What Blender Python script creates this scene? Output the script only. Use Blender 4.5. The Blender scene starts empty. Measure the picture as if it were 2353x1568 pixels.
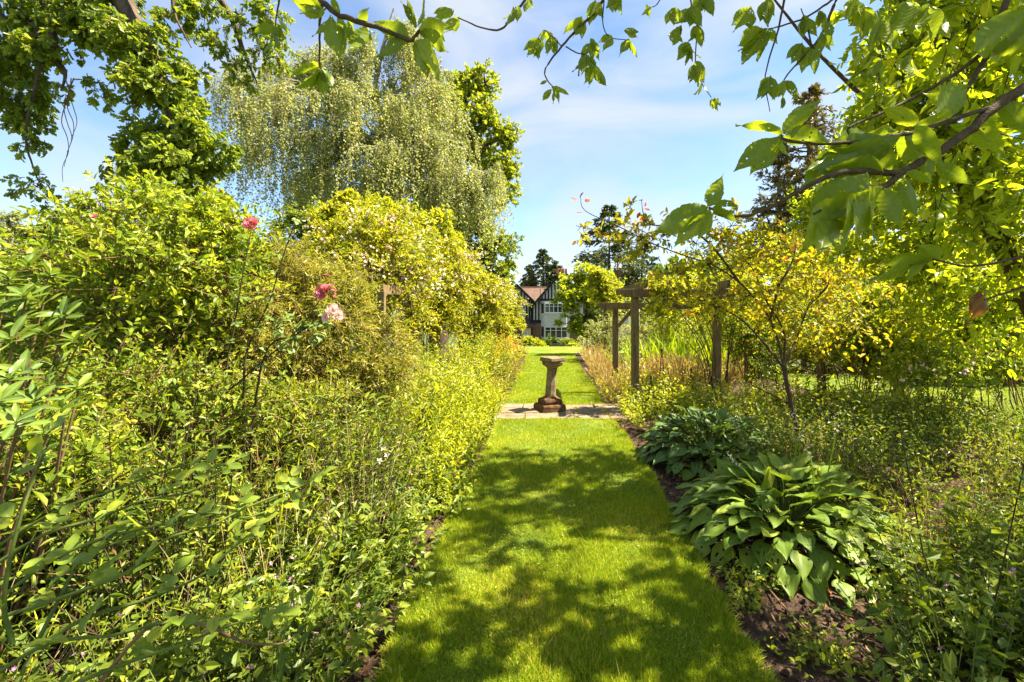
import bpy, math, random
import numpy as np
from mathutils import Vector, Matrix

random.seed(11)
rng = np.random.default_rng(11)
SC = bpy.context.scene
COL = SC.collection

# ------------------------------------------------------------------ camera, sky, sun, exposure
H, F, CX, CY = 1.7, 1111.0, 1257.0, 715.0        # eye height; focal length and vanishing point measured on a 2353 px wide copy
cd = bpy.data.cameras.new('camera')
cam = bpy.data.objects.new('camera', cd)
COL.objects.link(cam)
cam.location = (0, 0, H)
cam.rotation_euler = (math.radians(90), 0, 0)
cd.sensor_width = 36
cd.lens = F / 2353 * 36
cd.shift_x = -(CX - 1176.5) / 2353
cd.shift_y = -(784 - CY) / 2353
cd.clip_start = 0.05
cd.clip_end = 3000
SC.camera = cam

SUN_EL, SUN_AZ = math.radians(57), math.radians(7)     # azimuth from +X
sv = Vector((math.cos(SUN_EL) * math.cos(SUN_AZ), math.cos(SUN_EL) * math.sin(SUN_AZ), math.sin(SUN_EL)))
wd = bpy.data.worlds.new('World')
SC.world = wd
wd.use_nodes = True
nt = wd.node_tree
nt.nodes.clear()
wo = nt.nodes.new('ShaderNodeOutputWorld')
bg = nt.nodes.new('ShaderNodeBackground')
sky = nt.nodes.new('ShaderNodeTexSky')
sky.sky_type = 'NISHITA'
sky.sun_disc = False
sky.sun_elevation = SUN_EL
sky.sun_rotation = math.atan2(sv.x, sv.y)
sky.air_density = 1.0
sky.dust_density = 0.25
sky.ozone_density = 3.5
tc = nt.nodes.new('ShaderNodeTexCoord')
mp = nt.nodes.new('ShaderNodeMapping')
mp.inputs['Scale'].default_value = (1.2, 1.2, 3.4)
mp.inputs['Rotation'].default_value = (0.25, 0.1, 0.4)
no = nt.nodes.new('ShaderNodeTexNoise')
no.inputs['Scale'].default_value = 2.0
no.inputs['Detail'].default_value = 8
no.inputs['Roughness'].default_value = 0.52
no.inputs['Distortion'].default_value = 0.5
rp = nt.nodes.new('ShaderNodeValToRGB')
rp.color_ramp.elements[0].position = 0.40
rp.color_ramp.elements[0].color = (0, 0, 0, 1)
rp.color_ramp.elements[1].position = 0.68
rp.color_ramp.elements[1].color = (0.8, 0.8, 0.8, 1)
mx = nt.nodes.new('ShaderNodeMixRGB')
mx.inputs['Color2'].default_value = (3.3, 3.5, 3.7, 1)
bg.inputs['Strength'].default_value = 0.056
L = nt.links.new
L(tc.outputs['Generated'], mp.inputs['Vector'])
L(mp.outputs['Vector'], no.inputs['Vector'])
L(no.outputs['Fac'], rp.inputs['Fac'])
L(rp.outputs['Color'], mx.inputs['Fac'])
L(sky.outputs['Color'], mx.inputs['Color1'])
L(mx.outputs['Color'], bg.inputs['Color'])
L(bg.outputs['Background'], wo.inputs['Surface'])

sd = bpy.data.lights.new('sun', 'SUN')
sd.energy = 5.0
sd.angle = math.radians(0.53)
sd.color = (1.0, 0.90, 0.70)
so = bpy.data.objects.new('sun', sd)
COL.objects.link(so)
so.rotation_euler = sv.to_track_quat('Z', 'Y').to_euler()
so.location = (20, -5, 40)

vs = SC.view_settings
vs.view_transform = 'Standard'
vs.look = 'None'
vs.gamma = 1
vs.exposure = 2.25
vs.use_curve_mapping = False
SC.render.engine = 'CYCLES'
SC.cycles.max_bounces = 10
SC.cycles.diffuse_bounces = 6
SC.cycles.transmission_bounces = 8
SC.cycles.glossy_bounces = 2
SC.cycles.use_denoising = True
SC.cycles.sample_clamp_indirect = 8

# ------------------------------------------------------------------ helpers
def W(px, py, Y):
    """point seen at that place of the picture, Y metres ahead"""
    return np.array([(px - CX) * Y / F, Y, H + (CY - py) * Y / F])

def GY(py):
    return F * H / (py - CY)

def gz(Y):
    return float(np.interp(Y, [-50, 22.5, 36, 62, 400], [0, 0, -1.15, -2.55, -3.2]))

def nrm(a):
    return a / np.maximum(np.linalg.norm(a, axis=-1, keepdims=True), 1e-9)

class Geo:
    def __init__(s):
        s.v, s.loops, s.cnt, s.t, s.mi, s.n = [], [], [], [], [], 0
    def add(s, v, f, tint=None, mi=0):
        v = np.asarray(v, float).reshape(-1, 3)
        if isinstance(f, np.ndarray):
            s.loops.append((f + s.n).ravel())
            s.cnt.append(np.full(len(f), f.shape[1]))
            s.mi.append(np.full(len(f), mi))
        else:
            for q in f:
                s.loops.append(np.array(q) + s.n)
            s.cnt.append(np.array([len(q) for q in f]))
            s.mi.append(np.full(len(f), mi))
        s.v.append(v)
        s.t.append(np.full(len(v), 0.5) if tint is None else np.broadcast_to(np.asarray(tint, float), (len(v),)))
        s.n += len(v)
        return s
    def box(s, a, b, tint=None, mi=0):
        x0, y0, z0 = a; x1, y1, z1 = b
        v = [(x0,y0,z0),(x1,y0,z0),(x1,y1,z0),(x0,y1,z0),(x0,y0,z1),(x1,y0,z1),(x1,y1,z1),(x0,y1,z1)]
        return s.add(v, np.array([(0,3,2,1),(4,5,6,7),(0,1,5,4),(1,2,6,5),(2,3,7,6),(3,0,4,7)]), tint, mi)
    def beam(s, p, q, w, h, up=(0, 0, 1), tint=None, mi=0):
        p, q, up = np.array(p, float), np.array(q, float), np.array(up, float)
        d = nrm(q - p); sd_ = nrm(np.cross(d, up)); u = np.cross(sd_, d)
        v = []
        for e in (p, q):
            for a, b in ((-1,-1),(1,-1),(1,1),(-1,1)):
                v.append(e + sd_ * a * w / 2 + u * b * h / 2)
        return s.add(v, np.array([(0,3,2,1),(4,5,6,7),(0,1,5,4),(1,2,6,5),(2,3,7,6),(3,0,4,7)][:]), tint, mi)
    def mesh(s, name, off=(0, 0, 0), smooth=False):
        me = bpy.data.meshes.new(name)
        if s.n == 0:
            return me
        v = np.concatenate(s.v) - np.asarray(off, float)
        lo = np.concatenate(s.loops).astype(np.int32); ct = np.concatenate(s.cnt)
        me.vertices.add(len(v)); me.vertices.foreach_set('co', v.astype(np.float32).ravel())
        me.loops.add(len(lo)); me.loops.foreach_set('vertex_index', lo)
        me.polygons.add(len(ct))
        me.polygons.foreach_set('loop_start', (np.cumsum(ct) - ct).astype(np.int32))
        mi = np.concatenate(s.mi)
        if mi.any():
            me.polygons.foreach_set('material_index', mi.astype(np.int32))
        me.polygons.foreach_set('use_smooth', np.full(len(ct), bool(smooth)))
        at = me.attributes.new('tint', 'FLOAT', 'POINT')
        at.data.foreach_set('value', np.concatenate(s.t).astype(np.float32))
        me.update(calc_edges=True)
        return me

def tag(o, label, cat, group=None, kind=None):
    if label: o['label'] = label
    if cat: o['category'] = cat
    if group: o['group'] = group
    if kind: o['kind'] = kind
    return o

def thing(name, label, cat, loc=(0, 0, 0), group=None):
    o = bpy.data.objects.new(name, None)
    o.empty_display_size = 0.2
    COL.objects.link(o)
    o.location = [float(c) for c in loc]
    return tag(o, label, cat, group)

def part(name, geo, mats, parent=None, smooth=False, kind=None, bevel=0):
    off = parent.location if parent is not None else (0, 0, 0)
    if parent is not None and parent.parent is not None:
        off = Vector(off) + parent.parent.location
    me = geo.mesh(name, off, smooth) if isinstance(geo, Geo) else geo
    for m in (mats if isinstance(mats, (list, tuple)) else [mats]):
        me.materials.append(m)
    o = bpy.data.objects.new(name, me)
    COL.objects.link(o)
    if parent is not None: o.parent = parent
    if kind: o['kind'] = kind
    if bevel:
        b = o.modifiers.new('bevel', 'BEVEL'); b.width = bevel; b.segments = 2; b.limit_method = 'ANGLE'
    return o

def structure(name, geo, mats, smooth=False):
    return tag(part(name, geo, mats, None, smooth), None, None, kind='structure')

def dup(root, loc, rz=0.0, sc=1.0, label=None):
    r = root.copy(); COL.objects.link(r)
    r.location = [float(c) for c in loc]; r.rotation_euler = (0, 0, rz); r.scale = (sc, sc, sc)
    if label: r['label'] = label
    for ch in root.children:
        c = ch.copy(); COL.objects.link(c); c.parent = r
    return r

# ---- materials
def ramp_into(nt, src, cols, gain=(1, 1, 1)):
    r = nt.nodes.new('ShaderNodeValToRGB')
    e = r.color_ramp.elements
    while len(e) < len(cols): e.new(0.5)
    for i, (p, c) in enumerate(cols):
        e[i].position = p; e[i].color = (*[min(x * k, .9) for x, k in zip(c, gain)], 1)
    nt.links.new(src, r.inputs['Fac'])
    return r.outputs['Color']

def leaf_mat(name, cols, trans=0.42, rough=0.45, spec=0.35, tmul=(1.5, 1.35, 0.55), objrand=0.0, veins=False, gain=(2.05, 1.74, .95)):
    m = bpy.data.materials.new(name); m.use_nodes = True
    nt = m.node_tree; N = nt.nodes; N.clear(); K = nt.links.new
    out = N.new('ShaderNodeOutputMaterial')
    at = N.new('ShaderNodeAttribute'); at.attribute_name = 'tint'
    src = at.outputs['Fac']
    if objrand:
        oi = N.new('ShaderNodeObjectInfo')
        ma = N.new('ShaderNodeMath'); ma.operation = 'MULTIPLY_ADD'
        K(oi.outputs['Random'], ma.inputs[0]); ma.inputs[1].default_value = objrand
        mb = N.new('ShaderNodeMath'); mb.operation = 'MULTIPLY_ADD'
        K(src, mb.inputs[0]); mb.inputs[1].default_value = 1 - objrand; mb.inputs[2].default_value = 0
        K(mb.outputs[0], ma.inputs[2]); src = ma.outputs[0]
    c = ramp_into(nt, src, cols, gain)
    if veins:
        va = N.new('ShaderNodeAttribute'); va.attribute_name = 'vein'
        mv = N.new('ShaderNodeMixRGB'); mv.blend_type = 'MIX'
        sc_ = N.new('ShaderNodeMath'); sc_.operation = 'MULTIPLY'; sc_.inputs[1].default_value = 0.75
        K(va.outputs['Fac'], sc_.inputs[0]); K(sc_.outputs[0], mv.inputs['Fac'])
        K(c, mv.inputs['Color1']); mv.inputs['Color2'].default_value = (0.20, 0.26, 0.07, 1)
        c = mv.outputs['Color']
    # a little blotching over each leaf
    tx = N.new('ShaderNodeTexNoise'); tx.inputs['Scale'].default_value = 22; tx.inputs['Detail'].default_value = 2
    tco = N.new('ShaderNodeTexCoord'); K(tco.outputs['Object'], tx.inputs['Vector'])
    mr = N.new('ShaderNodeMapRange'); mr.inputs['To Min'].default_value = 0.8; mr.inputs['To Max'].default_value = 1.2
    K(tx.outputs['Fac'], mr.inputs['Value'])
    mm = N.new('ShaderNodeMixRGB'); mm.blend_type = 'MULTIPLY'; mm.inputs['Fac'].default_value = 1
    K(c, mm.inputs['Color1']); K(mr.outputs['Result'], mm.inputs['Color2']); c = mm.outputs['Color']
    b = N.new('ShaderNodeBsdfPrincipled')
    K(c, b.inputs['Base Color']); b.inputs['Roughness'].default_value = rough
    b.inputs['Specular IOR Level'].default_value = spec
    t = N.new('ShaderNodeBsdfTranslucent')
    tm = N.new('ShaderNodeMixRGB'); tm.blend_type = 'MULTIPLY'; tm.inputs['Fac'].default_value = 1
    K(c, tm.inputs['Color1']); tm.inputs['Color2'].default_value = (*tmul, 1)
    K(tm.outputs['Color'], t.inputs['Color'])
    ms = N.new('ShaderNodeMixShader'); ms.inputs['Fac'].default_value = trans
    K(b.outputs[0], ms.inputs[1]); K(t.outputs[0], ms.inputs[2]); K(ms.outputs[0], out.inputs['Surface'])
    return m

def solid_mat(name, cols, scale=8, detail=6, rough=0.85, bump=0.3, bscale=None, spec=0.2, stretch=(1, 1, 1), coord='Object', dist=0.02):
    m = bpy.data.materials.new(name); m.use_nodes = True
    nt = m.node_tree; N = nt.nodes; K = nt.links.new
    b = N['Principled BSDF']
    tco = N.new('ShaderNodeTexCoord'); mpg = N.new('ShaderNodeMapping'); mpg.inputs['Scale'].default_value = stretch
    K(tco.outputs[coord], mpg.inputs['Vector'])
    tx = N.new('ShaderNodeTexNoise'); tx.inputs['Scale'].default_value = scale; tx.inputs['Detail'].default_value = detail
    tx.inputs['Roughness'].default_value = 0.65
    K(mpg.outputs['Vector'], tx.inputs['Vector'])
    K(ramp_into(nt, tx.outputs['Fac'], cols), b.inputs['Base Color'])
    b.inputs['Roughness'].default_value = rough; b.inputs['Specular IOR Level'].default_value = spec
    if bump:
        t2 = N.new('ShaderNodeTexNoise'); t2.inputs['Scale'].default_value = bscale or scale * 5; t2.inputs['Detail'].default_value = 5
        K(mpg.outputs['Vector'], t2.inputs['Vector'])
        bp = N.new('ShaderNodeBump'); bp.inputs['Strength'].default_value = bump; bp.inputs['Distance'].default_value = dist
        K(t2.outputs['Fac'], bp.inputs['Height']); K(bp.outputs['Normal'], b.inputs['Normal'])
    return m

def brick_mat(name, c1, c2, mortar, scale, bw=0.225, bh=0.075, ms=0.012, rough=0.9):
    m = bpy.data.materials.new(name); m.use_nodes = True
    nt = m.node_tree; N = nt.nodes; K = nt.links.new
    b = N['Principled BSDF']; b.inputs['Roughness'].default_value = rough
    tco = N.new('ShaderNodeTexCoord'); sep = N.new('ShaderNodeSeparateXYZ'); K(tco.outputs['Object'], sep.inputs[0])
    ad = N.new('ShaderNodeMath'); ad.operation = 'ADD'; K(sep.outputs['X'], ad.inputs[0]); K(sep.outputs['Y'], ad.inputs[1])
    cb = N.new('ShaderNodeCombineXYZ'); K(ad.outputs[0], cb.inputs['X']); K(sep.outputs['Z'], cb.inputs['Y'])
    bt = N.new('ShaderNodeTexBrick'); K(cb.outputs[0], bt.inputs['Vector'])
    bt.inputs['Color1'].default_value = (*c1, 1); bt.inputs['Color2'].default_value = (*c2, 1); bt.inputs['Mortar'].default_value = (*mortar, 1)
    bt.inputs['Scale'].default_value = scale; bt.inputs['Brick Width'].default_value = bw; bt.inputs['Row Height'].default_value = bh; bt.inputs['Mortar Size'].default_value = ms
    tx = N.new('ShaderNodeTexNoise'); tx.inputs['Scale'].default_value = 1.3; tx.inputs['Detail'].default_value = 5; K(tco.outputs['Object'], tx.inputs['Vector'])
    mr = N.new('ShaderNodeMapRange'); mr.inputs['To Min'].default_value = 0.6; mr.inputs['To Max'].default_value = 1.35; K(tx.outputs['Fac'], mr.inputs['Value'])
    mm = N.new('ShaderNodeMixRGB'); mm.blend_type = 'MULTIPLY'; mm.inputs['Fac'].default_value = 1
    K(bt.outputs['Color'], mm.inputs['Color1']); K(mr.outputs['Result'], mm.inputs['Color2']); K(mm.outputs['Color'], b.inputs['Base Color'])
    bp = N.new('ShaderNodeBump'); bp.inputs['Strength'].default_value = 0.5; bp.inputs['Distance'].default_value = 0.01
    K(bt.outputs['Fac'], bp.inputs['Height']); bp.invert = True; K(bp.outputs['Normal'], b.inputs['Normal'])
    return m

M = {}
# foliage: tint runs from older, deeper leaves to young pale ones
M['oak'] = leaf_mat('oak leaf', [(0, (0.045, 0.085, 0.014)), (0.6, (0.095, 0.155, 0.024)), (1, (0.20, 0.26, 0.045))], trans=0.45)
M['cover'] = leaf_mat('ground plant leaf', [(0, (0.025, 0.055, 0.012)), (0.6, (0.065, 0.11, 0.018)), (1, (0.15, 0.19, 0.03))], trans=0.4)
M['oakfar'] = leaf_mat('far oak leaf', [(0, (0.07, 0.12, 0.018)), (0.6, (0.13, 0.19, 0.026)), (1, (0.22, 0.27, 0.045))], trans=0.48)
M['birch'] = leaf_mat('birch leaf', [(0, (0.12, 0.14, 0.06)), (0.5, (0.185, 0.205, 0.095)), (1, (0.29, 0.295, 0.165))], trans=0.45, gain=(1.5, 1.55, 1.35))
M['horn'] = leaf_mat('hornbeam leaf', [(0, (0.045, 0.085, 0.014)), (0.6, (0.10, 0.155, 0.022)), (1, (0.17, 0.22, 0.03))], trans=0.4)
M['yellow'] = leaf_mat('golden leaf', [(0, (0.11, 0.15, 0.014)), (0.55, (0.20, 0.24, 0.022)), (1, (0.33, 0.33, 0.045))], trans=0.45, gain=(1.75, 1.65, .9))
M['maple'] = leaf_mat('maple leaf', [(0, (0.085, 0.14, 0.014)), (0.5, (0.20, 0.255, 0.022)), (1, (0.32, 0.34, 0.035))], trans=0.45, gain=(1.7, 1.65, .9))
M['conifer'] = leaf_mat('conifer needle', [(0, (0.02, 0.038, 0.014)), (0.6, (0.045, 0.07, 0.026)), (1, (0.10, 0.125, 0.05))], trans=0.12)
M['pine'] = leaf_mat('pine needle', [(0, (0.045, 0.05, 0.025)), (0.6, (0.09, 0.09, 0.045)), (1, (0.15, 0.14, 0.075))], trans=0.12)
M['azalea'] = leaf_mat('shrub leaf', [(0, (0.05, 0.095, 0.014)), (0.5, (0.115, 0.17, 0.02)), (1, (0.25, 0.28, 0.04))], trans=0.46, gain=(1.88, 1.75, .95))
M['fine'] = leaf_mat('narrow leaf', [(0, (0.085, 0.105, 0.018)), (0.5, (0.19, 0.20, 0.04)), (1, (0.36, 0.31, 0.10))], trans=0.4, gain=(1.45, 1.45, 1.0))
M['rambler'] = leaf_mat('rambler leaf', [(0, (0.075, 0.11, 0.01)), (0.5, (0.20, 0.22, 0.017)), (0.85, (0.33, 0.31, 0.025)), (1, (0.42, 0.32, 0.04))], trans=0.42, gain=(1.5, 1.52, .95))
M['rhodo'] = leaf_mat('leathery leaf', [(0, (0.025, 0.065, 0.012)), (0.6, (0.07, 0.13, 0.018)), (1, (0.16, 0.22, 0.025))], trans=0.3, rough=0.4, spec=0.4, objrand=0.7, veins=True, gain=(1.5, 1.35, .8))
M['rose'] = leaf_mat('rose leaf', [(0, (0.055, 0.11, 0.012)), (0.6, (0.115, 0.185, 0.02)), (1, (0.25, 0.29, 0.03))], trans=0.42, objrand=0.7, veins=True)
M['rosebush'] = leaf_mat('rose bush leaf', [(0, (0.04, 0.09, 0.012)), (0.6, (0.10, 0.16, 0.02)), (1, (0.24, 0.27, 0.03))], trans=0.42)
M['lime'] = leaf_mat('lime leaf', [(0, (0.08, 0.12, 0.01)), (0.5, (0.18, 0.225, 0.015)), (1, (0.31, 0.33, 0.04))], trans=0.42, gain=(1.88, 1.75, .95))
M['mid'] = leaf_mat('perennial leaf', [(0, (0.045, 0.085, 0.012)), (0.5, (0.10, 0.155, 0.018)), (1, (0.20, 0.24, 0.03))], trans=0.42)
M['deep'] = leaf_mat('deep green leaf', [(0, (0.02, 0.05, 0.01)), (0.6, (0.05, 0.095, 0.018)), (1, (0.11, 0.16, 0.03))], trans=0.35)
M['dark'] = leaf_mat('dark shrub leaf', [(0, (0.008, 0.02, 0.006)), (0.7, (0.025, 0.045, 0.012)), (1, (0.06, 0.085, 0.02))], trans=0.25)
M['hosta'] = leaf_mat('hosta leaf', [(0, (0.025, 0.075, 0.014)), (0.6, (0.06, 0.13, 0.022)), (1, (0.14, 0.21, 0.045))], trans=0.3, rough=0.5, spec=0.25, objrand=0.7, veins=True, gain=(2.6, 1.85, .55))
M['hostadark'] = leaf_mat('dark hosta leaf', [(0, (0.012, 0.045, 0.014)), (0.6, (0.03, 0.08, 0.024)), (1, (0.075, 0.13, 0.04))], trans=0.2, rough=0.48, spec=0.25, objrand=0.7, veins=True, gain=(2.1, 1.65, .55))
M['cherry'] = leaf_mat('cherry leaf', [(0, (0.055, 0.10, 0.01)), (0.6, (0.10, 0.165, 0.014)), (1, (0.19, 0.25, 0.025))], trans=0.52, rough=0.4, objrand=0.55, veins=True)
M['cherrycrown'] = leaf_mat('cherry crown leaf', [(0, (0.09, 0.15, 0.014)), (0.6, (0.17, 0.24, 0.022)), (1, (0.29, 0.33, 0.04))], trans=0.58, gain=(1.95, 1.75, .9))
M['copper'] = leaf_mat('sapling leaf', [(0, (0.10, 0.125, 0.012)), (0.6, (0.21, 0.215, 0.018)), (0.9, (0.33, 0.27, 0.025)), (1, (0.40, 0.21, 0.03))], trans=0.48, gain=(1.65, 1.58, .9))
M['redleaf'] = leaf_mat('red young leaf', [(0, (0.20, 0.03, 0.02)), (1, (0.42, 0.12, 0.03))], trans=0.5, gain=(1.2, 1.2, 1))
M['sword'] = leaf_mat('sword leaf', [(0, (0.07, 0.14, 0.01)), (0.6, (0.15, 0.24, 0.015)), (1, (0.27, 0.33, 0.03))], trans=0.5)
M['plume'] = leaf_mat('grass plume', [(0, (0.18, 0.19, 0.03)), (0.5, (0.36, 0.27, 0.11)), (1, (0.52, 0.38, 0.22))], trans=0.4, gain=(1.05, 1.1, 1.1))
M['grass'] = leaf_mat('grass blade', [(0, (0.055, 0.10, 0.008)), (0.55, (0.12, 0.185, 0.010)), (0.92, (0.22, 0.255, 0.02)), (1, (0.34, 0.30, 0.10))], trans=0.4, rough=0.5, gain=(2.3, 2.0, 1.6))
M['dead'] = leaf_mat('dead leaf', [(0, (0.10, 0.035, 0.012)), (1, (0.34, 0.16, 0.06))], trans=0.25, gain=(.9, .9, .9))
def petal(n, a, b): return leaf_mat(n, [(0, a), (1, b)], trans=0.35, tmul=(1.05, 1, 1), gain=(1, 1, 1))
M['pink'] = petal('pink petal', (0.55, 0.10, 0.13), (0.80, 0.30, 0.32))
M['pale'] = petal('pale pink petal', (0.72, 0.40, 0.38), (0.85, 0.68, 0.62))
M['white'] = petal('cream petal', (0.75, 0.62, 0.46), (0.85, 0.80, 0.68))
M['mauve'] = petal('mauve petal', (0.34, 0.13, 0.28), (0.48, 0.26, 0.42))
M['orange'] = petal('orange petal', (0.60, 0.14, 0.03), (0.75, 0.32, 0.10))
M['red'] = petal('red petal', (0.35, 0.01, 0.02), (0.60, 0.04, 0.05))
M['blue'] = petal('violet petal', (0.14, 0.09, 0.36), (0.3, 0.24, 0.5))
# wood and stems
M['bark'] = solid_mat('bark', [(0.3, (0.045, 0.03, 0.02)), (0.7, (0.14, 0.10, 0.07))], 14, bump=0.7, stretch=(1, 1, 0.25))
M['cherrybark'] = solid_mat('cherry bark', [(0.3, (0.05, 0.03, 0.016)), (0.7, (0.13, 0.09, 0.05))], 30, bump=0.6)
M['birchbark'] = solid_mat('birch bark', [(0.35, (0.10, 0.08, 0.06)), (0.5, (0.34, 0.30, 0.24)), (0.8, (0.5, 0.46, 0.40))], 4, bump=0.3, stretch=(1, 1, 3))
M['stem'] = solid_mat('green stem', [(0.3, (0.06, 0.10, 0.015)), (0.7, (0.15, 0.18, 0.03))], 6, bump=0)
M['twig'] = solid_mat('brown twig', [(0.3, (0.10, 0.055, 0.025)), (0.7, (0.24, 0.15, 0.075))], 9, bump=0)
M['darkstem'] = solid_mat('dark stem', [(0.3, (0.03, 0.022, 0.012)), (0.7, (0.08, 0.055, 0.025))], 9, bump=0)
M['straw'] = solid_mat('straw stem', [(0.3, (0.28, 0.20, 0.09)), (0.7, (0.45, 0.34, 0.17))], 9, bump=0)
M['post'] = solid_mat('weathered timber', [(0.25, (0.05, 0.034, 0.016)), (0.5, (0.17, 0.115, 0.055)), (0.8, (0.30, 0.22, 0.12))], 9, bump=0.5, stretch=(3, 3, 0.5), bscale=40)
M['soil'] = solid_mat('bed soil', [(0.3, (0.028, 0.017, 0.011)), (0.5, (0.065, 0.037, 0.023)), (0.72, (0.14, 0.085, 0.055))], 11, detail=12, bump=1.0, bscale=38, dist=0.05)
M['turf'] = solid_mat('turf', [(0.3, (0.055, 0.095, 0.010)), (0.55, (0.11, 0.16, 0.012)), (0.75, (0.17, 0.19, 0.03))], 5, detail=10, bump=0.8, bscale=160, dist=0.02)
M['farlawn'] = solid_mat('mown lawn', [(0.3, (0.10, 0.15, 0.012)), (0.6, (0.16, 0.205, 0.018)), (0.8, (0.22, 0.24, 0.03))], 1.2, detail=10, bump=0.5, bscale=60, stretch=(1, .35, 1))
M['terrain'] = solid_mat('garden ground', [(0.3, (0.03, 0.045, 0.012)), (0.6, (0.07, 0.085, 0.02)), (0.8, (0.10, 0.09, 0.04))], 1.5, detail=9, bump=0.5)
M['slab'] = solid_mat('paving stone', [(0.25, (0.075, 0.055, 0.03)), (0.42, (0.16, 0.115, 0.075)), (0.6, (0.235, 0.17, 0.12)), (0.8, (0.30, 0.23, 0.165))], 5, detail=10, bump=0.5, bscale=60, dist=0.006)
M['stone'] = solid_mat('lichened stone', [(0.28, (0.055, 0.04, 0.022)), (0.45, (0.15, 0.105, 0.055)), (0.6, (0.22, 0.165, 0.095)), (0.75, (0.32, 0.27, 0.185))], 11, detail=12, bump=0.9, bscale=70, dist=0.008)
M['brownstone'] = solid_mat('mossy brown stone', [(0.3, (0.03, 0.015, 0.007)), (0.5, (0.10, 0.05, 0.022)), (0.75, (0.20, 0.115, 0.058))], 12, detail=12, bump=1.0, bscale=45, dist=0.012)
M['white_wall'] = solid_mat('white render', [(0.3, (0.45, 0.43, 0.40)), (0.7, (0.58, 0.57, 0.54))], 2, bump=0.1)
M['timber'] = solid_mat('black timber', [(0.3, (0.012, 0.011, 0.010)), (0.7, (0.035, 0.03, 0.026))], 4, bump=0.2)
M['frame'] = solid_mat('white paint', [(0.3, (0.7, 0.69, 0.66)), (0.7, (0.8, 0.79, 0.77))], 3, bump=0, rough=0.5)
M['brick'] = brick_mat('red brick', (0.16, 0.06, 0.032), (0.22, 0.09, 0.05), (0.20, 0.165, 0.13), 1.0)
M['tile'] = brick_mat('roof tile', (0.10, 0.055, 0.038), (0.15, 0.085, 0.06), (0.05, 0.03, 0.02), 1.0, 0.2, 0.13, 0.014)
M['pot'] = solid_mat('terracotta', [(0.3, (0.34, 0.13, 0.07)), (0.7, (0.46, 0.20, 0.12))], 5, bump=0.1)
M['iron'] = solid_mat('black iron', [(0.3, (0.012, 0.012, 0.012)), (0.7, (0.04, 0.035, 0.03))], 20, bump=0.1, rough=0.5)
M['benchwood'] = solid_mat('silvered wood', [(0.3, (0.26, 0.19, 0.13)), (0.7, (0.42, 0.33, 0.24))], 6, bump=0.3, stretch=(0.3, 3, 3))
g = bpy.data.materials.new('window glass'); g.use_nodes = True
gb = g.node_tree.nodes['Principled BSDF']
gb.inputs['Base Color'].default_value = (0.03, 0.03, 0.03, 1); gb.inputs['Roughness'].default_value = 0.06; gb.inputs['Specular IOR Level'].default_value = 0.7
M['glass'] = g

# ---- leaf shapes: (u along, v across, w out of the leaf)
T = {}
T['rhomb'] = (np.array([(0,0,0),(.45,.5,.10),(1,0,-.06),(.45,-.5,.10)], float), np.array([(0,1,2),(0,2,3)]))
T['oval'] = (np.array([(0,0,0),(.28,.42,.07),(.68,.36,.03),(1,0,-.14),(.68,-.36,.03),(.28,-.42,.07)], float), np.array([(0,3,2,1),(0,5,4,3)]))
_s = []
for u, v in ((.15,.14),(.28,.34),(.38,.22),(.52,.5),(.64,.26),(.80,.36)): _s.append((u, v, .06))
T['oakleaf'] = (np.array([(0,0,0)] + _s + [(1,0,-.1)] + [(u,-v,w) for u, v, w in _s[::-1]], float), [(0,7,6,5,4,3,2,1),(0,13,12,11,10,9,8,7)])
_l = [(0.36,0,0)]
for k in range(11):
    a = -2.5 + 5.0 * k / 10; r = (0.62 if k % 2 == 0 else 0.30) * (1.0 - 0.10 * abs(a)); _l.append((0.36 + r * math.cos(a), r * math.sin(a), 0.07 * (1 if k % 2 else -0.6)))
T['palmate'] = (np.array(_l), np.array([(0, k, k + 1) for k in range(1, 11)]))
T['tri'] = (np.array([(0,.5,0),(0,-.5,0),(1,0,.0)], float), np.array([(0,1,2)]))
T['blade'] = (np.array([(0,.5,0),(0,-.5,0),(.55,-.4,.05),(.55,.4,.05),(1,0,-.12)], float), [(0,1,2,3),(3,2,4)])
T['swordleaf'] = (np.array([(0,.35,0),(0,-.35,0),(.35,.5,.01),(.35,-.5,.01),(.7,.4,-.05),(.7,-.4,-.05),(1,0,-.2)], float), [(0,1,3,2),(2,3,5,4),(4,5,6)])
_f = [(0,0,0)]
for k in range(10):
    a = 2*math.pi*k/10; r = .5 if k % 2 == 0 else .26; _f.append((r*math.cos(a), r*math.sin(a), .12))
T['flower'] = (np.array(_f), np.array([(0, k, k % 10 + 1) for k in range(1, 11)]))

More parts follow.
